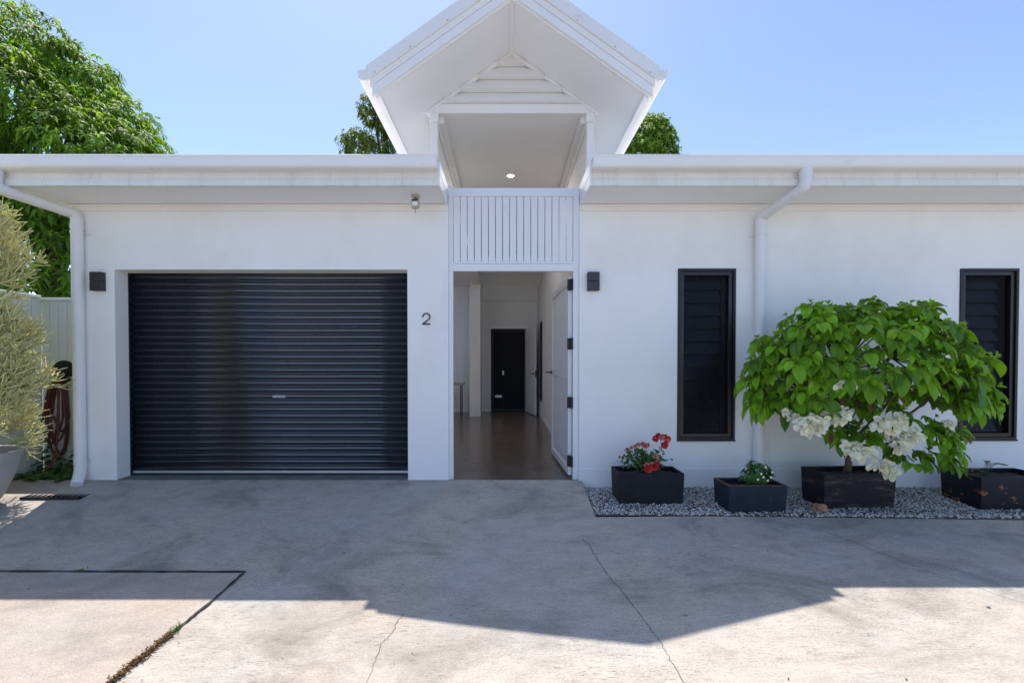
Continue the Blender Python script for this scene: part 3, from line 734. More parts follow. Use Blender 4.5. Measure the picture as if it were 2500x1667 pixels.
# security light under the left soffit
t = thing('sensor_light', (-.90, -.25, 2.917), 'small cream sensor with a loose wire under the left eave', 'sensor light')
m_ = MB(); m_.box(-.945, -.87, -.29, -.21, 2.892, 2.916, ch=.006); m_.build('base', M['sensor'], t)
X = Matrix.Translation((-.905, -.27, 2.83)) @ Matrix.Rotation(R(-14), 4, 'X') @ Matrix.Rotation(R(-3), 4, 'Y')
m_ = MB(); m_.box(-.038, .038, -.025, .025, -.055, .045, X, ch=.012); hb = m_.build('housing', M['sensor'], t)
m_ = MB(); m_.box(-.026, .026, -.031, -.0255, -.040, .005, X, ch=.002); m_.build('lens', M['trim'], hb)
m_ = MB(); m_.box(-.030, .030, -.031, -.0255, .014, .028, X); m_.build('trim_strip', M['lamp_box'], hb)
m_ = MB(); m_.tube([(-.905, -.262, 2.875), (-.905, -.25, 2.893)], .012, 10); m_.build('swivel', M['lamp_box'], t)
m_ = MB(); m_.tube(smooth_path([(-.905, -.285, 2.78), (-.900, -.285, 2.755), (-.908, -.285, 2.745), (-.902, -.285, 2.73)]), .003, 6); m_.build('loose_wire', M['black_metal'], t)

# side table in the passage
t = thing('side_table', (-1.4, 6.4, 0), 'narrow stone topped table with black legs behind the entry opening', 'table')
m_ = MB(); m_.box(-1.95, -1.02, 6.02, 6.45, .73, .775, ch=.004); m_.build('tabletop', M['table_top'], t)
for lx, ly in ((-1.09, 6.06), (-1.09, 6.41), (-1.88, 6.06), (-1.88, 6.41)):
    m_ = MB(); m_.box(lx-.012, lx+.012, ly-.012, ly+.012, -.004, .729); m_.build('leg', M['black_metal'], t)

# ------------------------------------------------------------------ fence, hose, drain, bowl
t = thing('paling_fence', (-5.42, .5, 0), 'pale painted paling fence at the corner left of the house', 'fence')
m_ = MB(); fx = -4.625; i = 0; rr = random.Random(2)
m_.box(-5.44, -4.62, .522, .54, -.15, 1.965)
while fx > -5.40:
    wd = .103; o_ = rr.uniform(-.002, .002); m_.box(fx-wd+.005, fx, .500+o_, .519+o_, -.12+rr.uniform(0, .02), 1.965, ch=.0025); fx -= wd
m_.build('palings', M['fence'], t)
m_ = MB(); fy = .49; m_.box(-5.470, -5.452, -6.0, .49, -.3, 1.99)
while fy > -6:
    wd = .103; m_.box(-5.449, -5.430, fy-wd+.005, fy, -.28, 1.99, ch=.0025); fy -= wd
m_.build('palings', M['fence'], t)
m_ = MB(); m_.box(-5.46, -4.62, .482, .560, 1.967, 2.005, ch=.004); m_.build('top_rail', M['fence'], t)
m_ = MB(); m_.box(-5.49, -5.41, -6.0, .480, 1.992, 2.03, ch=.004); m_.build('top_rail', M['fence'], t)

hx, hy, hz = -5.17, .50, 1.09
m_ = MB(); 
prof = [(math.cos(a)*.155, math.sin(a)*.185) for a in [math.pi*k/16 for k in range(17)]]
m_.prism([(hx+u, hz+v) for u, v in prof], hy-.016, hy-.001, 'y')
prof2 = [(math.cos(a)*.09, math.sin(a)*.06-.02) for a in [math.pi*k/10 for k in range(11)]]
m_.prism([(hx+u, hz+v-.04) for u, v in prof2], hy-.13, hy-.017, 'y')
m_.prism([(hx+u*1.2, hz+v*1.6-.03) for u, v in prof2], hy-.145, hy-.131, 'y')
place(m_, 'hose_hanger', M['black_metal'], (hx, hy, hz), 'black half-round hose hanger on the pale fence', 'hose hanger', autos=True)
rr = random.Random(11); pts = []
for k in range(6):
    wl, wr = rr.uniform(.045, .075), rr.uniform(.045, .08); bot = rr.uniform(.05, .42); yo = hy-.03-.017*k; sx = rr.uniform(-.03, .03)
    pts += [(hx-.02, yo, hz+.015), (hx-.06, yo, hz-.04), (hx-wl-.06+sx, yo-.01, hz-.45), (hx-wl-.04+sx*2, yo-.01, bot+.24), (hx+sx*2, yo-.012, bot), (hx+wr+.03+sx*2, yo-.014, bot+.24), (hx+wr+.02+sx, yo-.016, hz-.45), (hx+.06, yo-.016, hz-.04), (hx+.02, yo-.016, hz+.015)]
pts += [(hx+.09, hy-.16, .7), (hx+.13, hy-.25, .25), (hx+.12, hy-.32, .06), (hx+.02, hy-.45, .0), (hx-.14, hy-.62, -.025), (hx-.12, hy-.70, -.03), (hx+.02, hy-.72, -.04)]
m_ = MB(); m_.tube(smooth_path(pts, it=3), .0105, 8); place(m_, 'garden_hose', M['hose'], (hx, hy-.1, 0), 'brown red garden hose looped on the hanger and trailing to the ground', 'hose', smooth=True)

m_ = MB(); gx0, gx1, gy0, gy1 = -4.72, -4.16, -.42, -.10
def gzz(x, y): return gz(x, y)+.006
for k in range(12):
    x = gx0+(gx1-gx0)*k/11; m_.box(x-.006, x+.006, gy0, gy1, gz(x, gy0)+.004, gz(x, gy0)+.024)
for y in (gy0, (gy0+gy1)/2, gy1): m_.box(gx0-.006, gx1+.006, y-.012, y+.012, gz(gx0, gy0)+.002, gz(gx0, gy0)+.026)
place(m_, 'drain_grate', M['black_metal'], (-4.44, -.26, -.03), 'black drain grate on the ground below the left downpipe', 'grate')

BX, BY = -4.98, -.74
m_ = MB(); zb = gz(BX, BY)
m_.lathe([(.17, 0), (.21, .01), (.30, .14), (.375, .32), (.425, .52), (.44, .57), (.41, .57), (.38, .47), (.05, .47)], (BX, BY, zb), 56)
t = thing('bowl_pot', (BX, BY, zb), 'large pale round pot holding the pencil cactus', 'pot')
m_.build('bowl', M['bowl'], t, autos=True)
m_ = MB(); m_.lathe([(.375, .48), (.3, .50), (.01, .51)], (BX, BY, zb), 30); m_.build('soil', M['soil'], t)

# pencil cactus
rr = random.Random(21)
TV = []; TF = []; TT = []; tn = 0
def twig(p, d, L, r0, r1, tint, bend, segs=4, sides=5):
    global tn
    d = d.normalized(); ref = d.orthogonal().normalized(); q = p.copy(); out = []
    for i in range(segs+1):
        r = r0+(r1-r0)*i/segs; b = d.cross(ref)
        for k in range(sides):
            a = 2*math.pi*k/sides; TV.append(tuple(q+(ref*math.cos(a)+b*math.sin(a))*r)); TT.append(tint)
        if i < segs:
            for k in range(sides):
                a0 = tn+i*sides+k; a1 = tn+i*sides+(k+1) % sides; TF.append((a0, a1, a1+sides, a0+sides))
        out.append((q.copy(), d.copy()))
        q = q + d*(L/segs); d = (d + bend/segs).normalized(); ref = (ref-d*ref.dot(d)).normalized()
    tn += (segs+1)*sides; return out
def rdir(): return Vector((rr.gauss(0, 1), rr.gauss(0, 1), rr.gauss(0, 1))).normalized()
def tuft(p, d, lev, L):
    n = rr.randint(3, 5) if lev > 0 else rr.randint(4, 6)
    a0 = rr.uniform(0, 6.3)
    for k in range(n):
        a = a0+6.283*k/n + rr.uniform(-.4, .4); o = d.orthogonal().normalized(); o = Matrix.Rotation(a, 3, d) @ o
        sp_ = rr.uniform(.35, 1.15); dd = (d+o*sp_).normalized(); ll = L*rr.uniform(.55, 1.2)
        if lev > 0:
            tr = twig(p, dd, ll, .0062, .0052, rr.uniform(.1, .5), Vector((0, 0, .35)), 3)
            tuft(tr[-1][0], (tr[-1][1]+Vector((0, 0, .12))).normalized(), lev-1, L*.9)
        else: twig(p, dd, ll, .0050, .0036, rr.uniform(.4, 1), Vector((rr.gauss(0, .25), rr.gauss(0, .25), .4)), 4)
for k in range(66):
    a = rr.uniform(0, 6.283); h = (k+rr.random())/66
    z = .55 + 1.98*h
    prof_r = np.interp(h, [0, .2, .5, .62, .8, 1], [.46, .60, .52, .34, .46, .34])
    rad = prof_r*.60*rr.uniform(.25, 1.0)**.5
    tgt = Vector((BX+rad*math.cos(a), BY+rad*math.sin(a), z))
    out = Vector((math.cos(a), math.sin(a), -.1 + h*1.2)).normalized()
    base = Vector((BX+rr.uniform(-.1, .1), BY+rr.uniform(-.1, .1), zb+.48+h*.5))
    mid = (base+tgt)/2 - Vector((math.cos(a), math.sin(a), 0))*.08
    for (p0, p1, r0_, r1_) in ((base, mid, .014, .010), (mid, tgt, .010, .007)): twig(p0, p1-p0, (p1-p0).length, r0_, r1_, .15, Vector((0, 0, 0)), 3)
    tuft(tgt, out, 2, .165)
V = np.array(TV); F = np.array(TF); o_ = np_mesh('pencil_cactus', V-np.array([BX, BY, zb+.4]), F, M['stem_cactus'], None, np.array(TT))
o_.location = (BX, BY, zb+.4); tag(o_, 'tall yellow green pencil cactus with thin twiggy stems in the pale pot', 'cactus')
print('cactus faces', len(F))

# ------------------------------------------------------------------ planters
def planter(x0, w, d, h, yf, zb_, rot, m, label, rim=None, group='rectangular trough planters in the gravel', th=.025, pad=0):
    t = thing('planter', (x0+w/2, yf+d/2, zb_), label, 'planter', group)
    X = Matrix.Translation((x0, yf, zb_)) @ Matrix.Rotation(R(rot), 4, 'Z')
    mb = MB(); c = .006
    # outer shell with an open top: rings of corners, slightly tapered
    def ring(i, z, g=0.0): return [(i-g, i-g, z), (w-i+g, i-g, z), (w-i+g, d-i+g, z), (i-g, d-i+g, z)]
    rs = [ring(.012, 0), ring(.010, .01), ring(.0, h-.03), ring(.0, h-.006), ring(.005, h), ring(th-.004, h), ring(th, h-.006), ring(th, h-.06)]
    vs = [p for r in rs for p in r]; fs = [(3, 2, 1, 0)]
    for i in range(len(rs)-1):
        for k in range(4):
            a = i*4+k; b = i*4+(k+1) % 4; fs.append((a, b, b+4, a+4))
    mb.add(vs, fs, X); body = mb.build('trough', m, t)
    bv = body.modifiers.new('edge', 'BEVEL'); bv.width = .008; bv.segments = 2; bv.limit_method = 'ANGLE'; bv.angle_limit = R(60)
    if rim:
        rb = MB(); e = .003
        for (a, b, c_, d_) in ((e, w-e, e, th-e), (e, w-e, d-th+e, d-e), (e, th-e, th, d-th), (w-th+e, w-e, th, d-th)): rb.box(a, b, c_, d_, h-.001, h+.003, X)
        rb.build('rim', rim, t)
    s = MB(); n1, n2 = 14, 8; q = []
    for i in range(n1):
        for j in range(n2): q.append((th+(w-2*th)*i/(n1-1), th+(d-2*th)*j/(n2-1), h-.045+.012*noise.noise(Vector((i*.7+x0, j*.7, 2)))))
    s.add(q, [(i*n2+j, (i+1)*n2+j, (i+1)*n2+j+1, i*n2+j+1) for i in range(n1-1) for j in range(n2-1)], X)
    s.build('soil', M['soil'], t, smooth=True); return X
ZB = -.108
planter(1.067, .625, .32, .305, -.53, ZB, 0, M['planter_grey'], 'speckled charcoal trough planter holding the red roses')
planter(2.00, .535, .30, .245, -.75, ZB, 0, M['planter_blue'], 'low slate blue trough with a terracotta rim and a small bushy plant', M['rim'])
planter(2.92, .70, .31, .335, -.665, ZB, 3.0, M['planter_worn'], 'scuffed black trough holding the big flowering shrub')
planter(4.34, .74, .40, .305, -.69, ZB, 0, M['planter_rust'], 'dark trough with peeling orange patches at the right end of the gravel')

# big white-flowered shrub in the third planter
t = thing('flowering_shrub', (3.27, -.50, ZB+.28), 'big leafy green shrub with white flower heads in the scuffed black trough', 'shrub')
rr = random.Random(5)
C0 = Vector((3.28, -.66, .91))
wh = []      # whorl tips: position, outward direction, size
def keep(p, dmin):
    return all((p-q[0]).length > dmin for q in wh)
tries = 0
while len(wh) < 190 and tries < 12000:
    tries += 1
    u = rr.uniform(-1, 1); a = rr.uniform(0, 6.283); s_ = math.sqrt(1-u*u)
    d = Vector((s_*math.cos(a), s_*math.sin(a), u))
    if d.z < -.02 or (abs(d.x+.15) < .42 and d.z < .22): continue
    if d.y > .55: continue
    e = 2.3; k = (abs(d.x)**e+abs(d.y)**e+abs(d.z)**e)**(-1/e)
    p = C0 + Vector((d.x*k*1.02, d.y*k*.50, d.z*k*.89))
    sc_ = rr.uniform(.62, 1.06)**.5 + .10*noise.noise(Vector((d.x*3, d.y*3, d.z*3))); p = C0+(p-C0)*sc_
    p.z += .06*noise.noise(Vector((p.x*2.2, p.y*3, 4)))*2
    if p.y > -.10: continue
    if not keep(p, .105): continue
    wh.append((p, Vector((d.x*.8, d.y*.9-.12, abs(d.z)*.6+.45)).normalized(), rr.uniform(.85, 1.12)))
# low side branches: left underside, the lower right branch, and a few around the flower heads
for k in range(34):                                      # shaded leaves deep inside and behind
    wh.append((Vector((rr.uniform(2.62, 4.05), rr.uniform(-.46, -.16), rr.uniform(.78, 1.22))), Vector((rr.uniform(-.4, .4), -.5, .6)).normalized(), rr.uniform(.8, 1.05)))
for q in [(2.26, -0.62, 1.1), (2.27, -0.66, 0.98), (2.28, -0.7, 0.88), (2.4, -0.8, 0.92), (2.36, -0.74, 0.86), (2.34, -0.65, 1.26), (2.66, -0.6, 1.47), (2.9, -0.65, 1.63), (3.3, -0.68, 1.72), (3.6, -0.66, 1.64), (3.85, -0.65, 1.56), (4.08, -0.66, 1.54), (4.26, -0.66, 1.38), (4.32, -0.68, 1.22), (4.3, -0.7, 1.04), (4.2, -0.76, 0.96), (4.08, -0.8, 1.0), (3.92, -0.85, 1.0), (3.75, -0.9, 1.04), (3.98, -0.62, 1.02), (3.86, -0.78, 0.66), (3.97, -0.8, 0.68), (4.04, -0.75, 0.58), (3.9, -0.85, 0.52), (3.98, -0.8, 0.42), (3.82, -0.78, 0.46), (3.92, -0.85, 0.40), (3.74, -0.65, 0.74), (3.62, -0.7, 0.82), (3.58, -0.66, 0.7), (4.0, -0.85, 0.5), (3.92,-.9,.60), (4.06,-.82,.66), (4.10,-.78,.46), (3.86,-.92,.42), (3.98,-.9,.36), (3.70,-.88,.42), (3.80,-.88,.56), (3.94,-.7,.74), (4.18,-.72,.80), (4.34,-.74,.92), (3.60,-.88,.38), (3.55, -0.75, 0.42), (3.48, -0.8, 0.48), (2.88, -0.85, 0.66), (3.02, -0.82, 0.62), (2.96, -0.85, 0.58), (3.08, -0.8, 0.7), (3.16, -0.86, 0.62), (2.64, -0.86, 0.86), (2.78, -0.8, 0.86), (2.52, -0.8, 0.88), (3.36, -0.75, 0.66), (2.92, -0.7, 0.84), (3.4, -0.7, 0.84), (3.25, -0.65, 0.86), (3.1, -0.6, 0.92), (2.9, -0.5, 0.95), (3.3, -0.45, 1.0), (3.6, -0.5, 0.98), (3.0, -0.35, 1.05), (3.45, -0.35, 0.9), (2.8, -0.4, 0.95), (3.75, -0.45, 0.9)]:
    p = Vector(q); p.x -= .05*(p.x > 3.3); wh.append((p, Vector(((p.x-3.3)*.5, -.35, .55)).normalized(), rr.uniform(.8, 1.0)))
lv = Leaves((.10, .62, .96, 1.0, .70, .03))
for p, d, sz in wh:
    d = (d+rdir()*.30).normalized(); o = d.orthogonal().normalized(); a0 = rr.uniform(0, 6.28); tt = rr.uniform(.2, .8)
    n = rr.randint(7, 9)
    for k in range(n):                                   # outer drooping leaves
        a = a0 + 6.283*k/n + rr.uniform(-.25, .25); r_ = Matrix.Rotation(a, 3, d) @ o
        ld = (r_*1.0 + d*rr.uniform(.0, .45)).normalized(); L = .150*sz*rr.choice((rr.uniform(.45, .8), rr.uniform(.8, 1.15), rr.uniform(.85, 1.2)))
        b = p + r_*.012 - d*rr.uniform(0, .03)
        lv.add(np.array(b), np.array(ld), np.array(d + Vector((0, 0, .3))), L, L*rr.uniform(.52, .62), rr.uniform(.8, 1.6), rr.uniform(.15, .45), min(1, max(0, tt+rr.uniform(-.25, .25))))
    for k in range(4):                                   # young upright leaves, lighter
        a = a0+1.57*k; r_ = Matrix.Rotation(a, 3, d) @ o; ld = (r_*.7+d).normalized(); L = .06*sz*rr.uniform(.6, 1.2)
        lv.add(np.array(p+d*.012), np.array(ld), np.array(d-r_*.5), L, L*.45, .3, .4, rr.uniform(.75, 1))
lv.build('foliage', M['leaf_big'], t)
dv_ = Leaves((.10, .62, .96, 1.0, .70, .03))
for q in [(2.78,-.98,.98),(3.02,-.9,.93),(2.70,-1.05,.66),(3.36,-.92,.95),(3.05,-1.02,.90),(3.9,-.95,.62)]:
    dv_.add(np.array(q), np.array((rr.uniform(-.6, .6), -.5, -.4)), np.array((0, -.6, .6)), rr.uniform(.07, .11), .05, 1.2, .7, rr.random())
o_ = dv_.build('withered_leaves', M['dead_leaf'], t); o_['kind'] = 'stuff'
# branches
bm_ = MB(); root = Vector((3.25, -.50, ZB+.28)); fork = Vector((3.22, -.53, .46))
bm_.tube(smooth_path([root, (3.265, -.51, .30), (3.235, -.52, .38), fork]), [.034, .033, .031, .030, .028, .027, .026, .026, .026, .026][:len(smooth_path([root, root, root, root]))], 10)
hubs = [Vector(q) for q in [(2.78,-.62,.98),(3.0,-.72,1.18),(3.2,-.6,1.32),(3.48,-.7,1.3),(3.75,-.65,1.22),(4.02,-.66,1.02),(3.9,-.7,.66),(3.45,-.75,.62),(2.62,-.72,.84),(3.05,-.75,.68)]]
for h in hubs:
    m1 = fork.lerp(h, .5)+Vector((0, 0, -.08)); bm_.tube(smooth_path([fork, m1, h]), [.017, .016, .015, .013, .012, .012, .011, .010, .010, .009][:10], 7)
for p, d, sz in wh:
    h = min(hubs, key=lambda q: (q-p).length); bm_.tube([h, h.lerp(p, .5)+Vector((0, 0, -.02)), p], [.008, .006, .0045], 5, cap=False)
bm_.build('branches', M['bark'], t, smooth=True)
# flower heads
FH = [(2.50,-1.10,0.741,0.109),(2.45,-1.10,0.735,0.077),(2.56,-1.10,0.761,0.077),(2.72,-1.10,0.819,0.093),(3.07,-1.10,0.748,0.080),(3.17,-1.10,0.722,0.093),(3.21,-1.10,0.773,0.064),(3.22,-1.10,0.580,0.093),(3.31,-1.10,0.644,0.093),(2.79,-1.10,0.535,0.075),(2.86,-1.10,0.528,0.077),(2.94,-1.10,0.515,0.080),(3.08,-1.10,0.399,0.080),(3.15,-1.10,0.360,0.058),(2.81,-1.10,1.070,0.049),(2.72,-1.10,1.070,0.032),(2.44,-.95,.80,.045),(2.40,-.92,.83,.034),(3.75,-.98,.73,.04)]
for (x, y, z, r) in FH:
    r *= .90
    fl_ = Leaves((.25, .85, 1.0, .9, .35)); n = int(12+r*r*5200)
    for k in range(n):
        d = rdir(); 
        if d.y > .5: d.y *= -1
        d = (d + Vector((0, -.25, .15))).normalized()
        p = Vector((x, y, z)) + Vector((d.x*r*1.15, d.y*r*.8, d.z*r*.75))*rr.uniform(.35, .85)
        dr = (d + rdir()*.8).normalized(); L = rr.uniform(.048, .066) if r > .05 else .040
        fl_.add(np.array(p), np.array(dr), np.array(d+rdir()*.5), L, L*.8, rr.uniform(.2, .9), rr.uniform(-.2, .5), rr.uniform(0, 1))
    o_ = fl_.build('flower_head', M['flower_white'], t)

# roses in the first planter
t = thing('rose_bush', (1.36, -.37, ZB+.26), 'small rose bush with red and pink blooms in the speckled trough', 'rose bush')
rr = random.Random(9); lv = Leaves((.15, .8, 1.0, .8, .1)); bm_ = MB()
tips = [(1.12,-.42,.33),(1.11,-.42,.28),(1.16,-.42,.38),(1.20,-.40,.40),(1.24,-.42,.42),(1.28,-.42,.42),(1.33,-.40,.42),(1.17,-.38,.32),(1.23,-.36,.33),(1.30,-.42,.34),(1.36,-.40,.38),(1.40,-.42,.36),(1.34,-.46,.30),(1.42,-.44,.30),(1.50,-.40,.38),(1.51,-.42,.41),(1.52,-.42,.34),(1.56,-.44,.31),(1.54,-.42,.25),(1.26,-.46,.27),(1.33,-.48,.24),(1.40,-.50,.23),(1.47,-.46,.26),(1.20,-.44,.26),(1.38,-.46,.34)]
for q in tips:
    p = Vector(q); b = Vector((1.36+rr.uniform(-.05, .05), -.37+rr.uniform(-.04, .04), ZB+.26)); pts = [b, b.lerp(p, .5)+Vector(((p.x-b.x)*-.15, 0, .03)), p]
    bm_.tube(smooth_path(pts), .003, 5, cap=False)
    for k in range(16):
        c_ = pts[1].lerp(p, rr.uniform(-.1, 1.05)) + rdir()*.026; d = (rdir()+Vector((0, -.3, .1))).normalized(); L = rr.uniform(.030, .050)
        lv.add(np.array(c_), np.array(d), np.array(Vector((0, -.4, 1))+rdir()*.4), L, L*.65, rr.uniform(.2, .8), .15, rr.uniform(0, 1))
lv.build('foliage', M['leaf_rose'], t); bm_.tube([(1.51,-.42,.39),(1.50,-.42,.50)], .003, 5); bm_.build('stems', M['leaf_rose'], t)
def rose(c, r, m, n=26):
    f = Leaves((.4, .9, 1.0, .95, .5)); c = Vector(c)
    for k in range(n):
        a = k*2.4; q = math.sqrt((k+.5)/n); d = Vector((math.cos(a)*q, -.75+.3*q, math.sin(a)*q+.15)).normalized()
        p = c + Vector((math.cos(a)*q*r*.35, 0, math.sin(a)*q*r*.35)); f.add(np.array(p), np.array(d), np.array(Vector((-math.cos(a), -1.0, -math.sin(a)))), r*(.45+.5*q), r*.9, .15, .45, rr.uniform(0, 1))
    f.build('bloom', M[m], t)
for c, r, m in [((1.445,-.43,.515),.032,'flower_red'),((1.47,-.43,.54),.028,'flower_red'),((1.50,-.44,.53),.030,'flower_pink'),((1.53,-.43,.525),.032,'flower_red'),((1.565,-.43,.51),.028,'flower_red'),((1.55,-.44,.485),.024,'flower_pink'),((1.525,-.45,.455),.034,'flower_red'),
                ((1.355,-.50,.235),.036,'flower_red'),((1.38,-.49,.27),.030,'flower_pink'),((1.34,-.49,.27),.024,'flower_pink'),((1.415,-.50,.255),.032,'flower_red'),((1.44,-.49,.285),.026,'flower_red'),
                ((1.44,-.46,.351),.022,'flower_pink'),((1.345,-.44,.445),.026,'flower_pink'),((1.32,-.43,.46),.024,'flower_pink'),((1.37,-.43,.45),.02,'flower_pink'),((1.28,-.43,.455),.022,'flower_pink'),((1.25,-.43,.44),.018,'flower_pink'),((1.21,-.43,.425),.018,'flower_pink'),((1.17,-.43,.41),.016,'flower_pink'),((1.10,-.43,.335),.014,'flower_pink')]:
    rose(c, r, m)

# small bushy plant in the second planter
t = thing('small_plant', (2.34, -.60, ZB+.20), 'little bushy green plant with tiny white flowers in the slate trough', 'plant')
lv = Leaves((.2, .8, 1.0, .6, .05)); fl_ = Leaves((.5, 1, 1, .9, .5)); rr = random.Random(4); bm_ = MB()
for k in range(120):
    d = Vector((rr.gauss(0, .8), rr.gauss(0, .7)-.2, rr.uniform(.3, 1.4))).normalized(); p = Vector((2.34, -.60, ZB+.21)) + Vector((d.x*.17, d.y*.11, d.z*.24))*rr.uniform(.35, 1)
    bm_.tube([(2.34, -.60, ZB+.20), p], .002, 4, cap=False); o = d.orthogonal()
    for j in range(8):
        r_ = Matrix.Rotation(j*.785+rr.uniform(0, .4), 3, d) @ o; L = rr.uniform(.035, .06)
        lv.add(np.array(p), np.array((r_+d*.5).normalized()), np.array(d), L, L*.24, rr.uniform(.3, .8), .2, rr.uniform(0, 1))
for q in ((2.35,.30),(2.31,.24),(2.41,.255),(2.40,.21),(2.33,.21),(2.37,.18),(2.28,.19)):
    fl_ = Leaves((.5, 1, 1, .9, .5))
    for j in range(5):
        a = j*1.257; fl_.add(np.array((q[0], -.72, q[1])), np.array((math.cos(a), -.3, math.sin(a))), np.array((0, -1, 0)), .012, .010, .1, .1, .9)
    fl_.build('flower', M['flower_white'], t)
lv.build('foliage', M['leaf_rose'], t); bm_.build('stems', M['leaf_rose'], t)

# sprig in the last planter
t = thing('seedling', (4.62, -.45, ZB+.26), 'tiny sprouting seedling in the peeling dark trough', 'plant')
lv = Leaves((.4, .9, 1.0, .8, .2)); bm_ = MB()
for (pp) in ([(4.62,-.45,.15),(4.63,-.46,.24),(4.60,-.50,.29),(4.54,-.54,.315)], [(4.63,-.45,.15),(4.66,-.47,.26),(4.70,-.5,.285),(4.74,-.52,.27)], [(4.62,-.45,.15),(4.58,-.48,.20),(4.52,-.5,.215)]):
    sp_ = smooth_path(pp); bm_ = MB(); bm_.tube(sp_, .002, 5); bm_.build('stem', M['leaf_weed'], t)
    for q in sp_[3:]:
        for sgn in (-1, 1): lv.add(np.array(q), np.array((sgn*.3, -.6*sgn, .35)), np.array((0, -.3, 1)), .028, .018, .3, .1, rr.uniform(0, .6))
for k in range(14):
    q = (4.50+rr.uniform(0, .35), -.55+rr.uniform(0, .12), ZB+.275); lv.add(np.array(q), np.array((rr.uniform(-1,1), -.7, .5)), np.array((0, 0, 1)), .03, .02, .5, .1, rr.uniform(0, .6))
lv.build('foliage', M['leaf_weed'], t)

# ------------------------------------------------------------------ gravel and litter
ico_v = []; ph = (1+5**.5)/2
for a, b in ((-1, ph), (1, ph), (-1, -ph), (1, -ph)): ico_v += [(a, b, 0)]
for a, b in ((-1, ph), (1, ph), (-1, -ph), (1, -ph)): ico_v += [(0, a, b)]
for a, b in ((-1, ph), (1, ph), (-1, -ph), (1, -ph)): ico_v += [(b, 0, a)]
IV = norm(np.array(ico_v, float))
from itertools import combinations
el = min(np.linalg.norm(IV[0]-IV[i]) for i in range(1, 12))
IF = [t_ for t_ in combinations(range(12), 3) if all(abs(np.linalg.norm(IV[a]-IV[b])-el) < 1e-3 for a, b in combinations(t_, 2))]
IF = [t_ if np.dot(np.cross(IV[t_[1]]-IV[t_[0]], IV[t_[2]]-IV[t_[0]]), IV[t_[0]]) > 0 else (t_[0], t_[2], t_[1]) for t_ in IF]
# one level of subdivision for rounder stones
def subd(V, F):
    V = [tuple(v) for v in V]; cache = {}; out = []
    def mid(a, b):
        k = (min(a, b), max(a, b))
        if k not in cache:
            m_ = np.array(V[a])+np.array(V[b]); m_ /= np.linalg.norm(m_); cache[k] = len(V); V.append(tuple(m_))
        return cache[k]
    for a, b, c in F:
        x, y, z = mid(a, b), mid(b, c), mid(c, a); out += [(a, x, z), (b, y, x), (c, z, y), (x, y, z)]
    return np.array(V), out
SV, SF = subd(IV, IF)
def stones(name, P, size, m, kind='stuff', flat=.6, base=None):
    n = len(P); sc = size[:, None]*np.stack([rng.uniform(.8, 1.35, n), rng.uniform(.7, 1.0, n), rng.uniform(flat*.7, flat*1.2, n)], 1)
    a = rng.uniform(0, 6.28, n); ca, sa = np.cos(a), np.sin(a); b = rng.normal(0, .3, n)
    T = SV if base is None else base; TFc = SF if base is None else IF
    v = T[None]*sc[:, None]*(1+rng.normal(0, .09, (n, len(T), 1)))
    x = v[..., 0]*np.cos(b)[:, None]+v[..., 2]*np.sin(b)[:, None]; z = -v[..., 0]*np.sin(b)[:, None]+v[..., 2]*np.cos(b)[:, None]; y = v[..., 1]
    v = np.stack([x*ca[:, None]-y*sa[:, None], x*sa[:, None]+y*ca[:, None], z], -1)+P[:, None]
    F = (np.arange(n)[:, None, None]*len(T)+np.array(TFc)[None]).reshape(-1, 3)
    return np_mesh(name, v.reshape(-1, 3), F, m, None, np.repeat(rng.uniform(0, 1, n)**1.0, len(T)))
def stone_mat():
    m = bpy.data.materials.new('gravel_stone'); m.use_nodes = True; t = m.node_tree; b = t.nodes['Principled BSDF']; b.inputs['Roughness'].default_value = .75
    a = nd(t, 'ShaderNodeAttribute', attribute_name='tint'); r = nd(t, 'ShaderNodeValToRGB')
    r.color_ramp.elements[0].color = (.16, .14, .12, 1); r.color_ramp.elements[1].color = (.72, .71, .69, 1)
    e = r.color_ramp.elements.new(.15); e.color = (.30, .27, .24, 1); e = r.color_ramp.elements.new(.35); e.color = (.56, .54, .51, 1)
    t.links.new(a.outputs['Fac'], r.inputs[0]); t.links.new(r.outputs[0], b.inputs['Base Color']); return m
M['stone'] = stone_mat()
N = 21000; px = rng.uniform(.81, 6.2, N); py = -rng.uniform(0.002, .995, N)*(.772+.03*(px-.81)); pz = -.075-.03*np.minimum(1, -py/.8) + rng.uniform(-.012, .006, N)
g_ = stones('gravel', np.stack([px, py, pz], 1), rng.uniform(.0050, .0105, N), M['stone']); tag(g_, kind='stuff')
g_['label'] = 'white and grey pebbles covering the bed along the right wall'; g_['category'] = 'gravel'
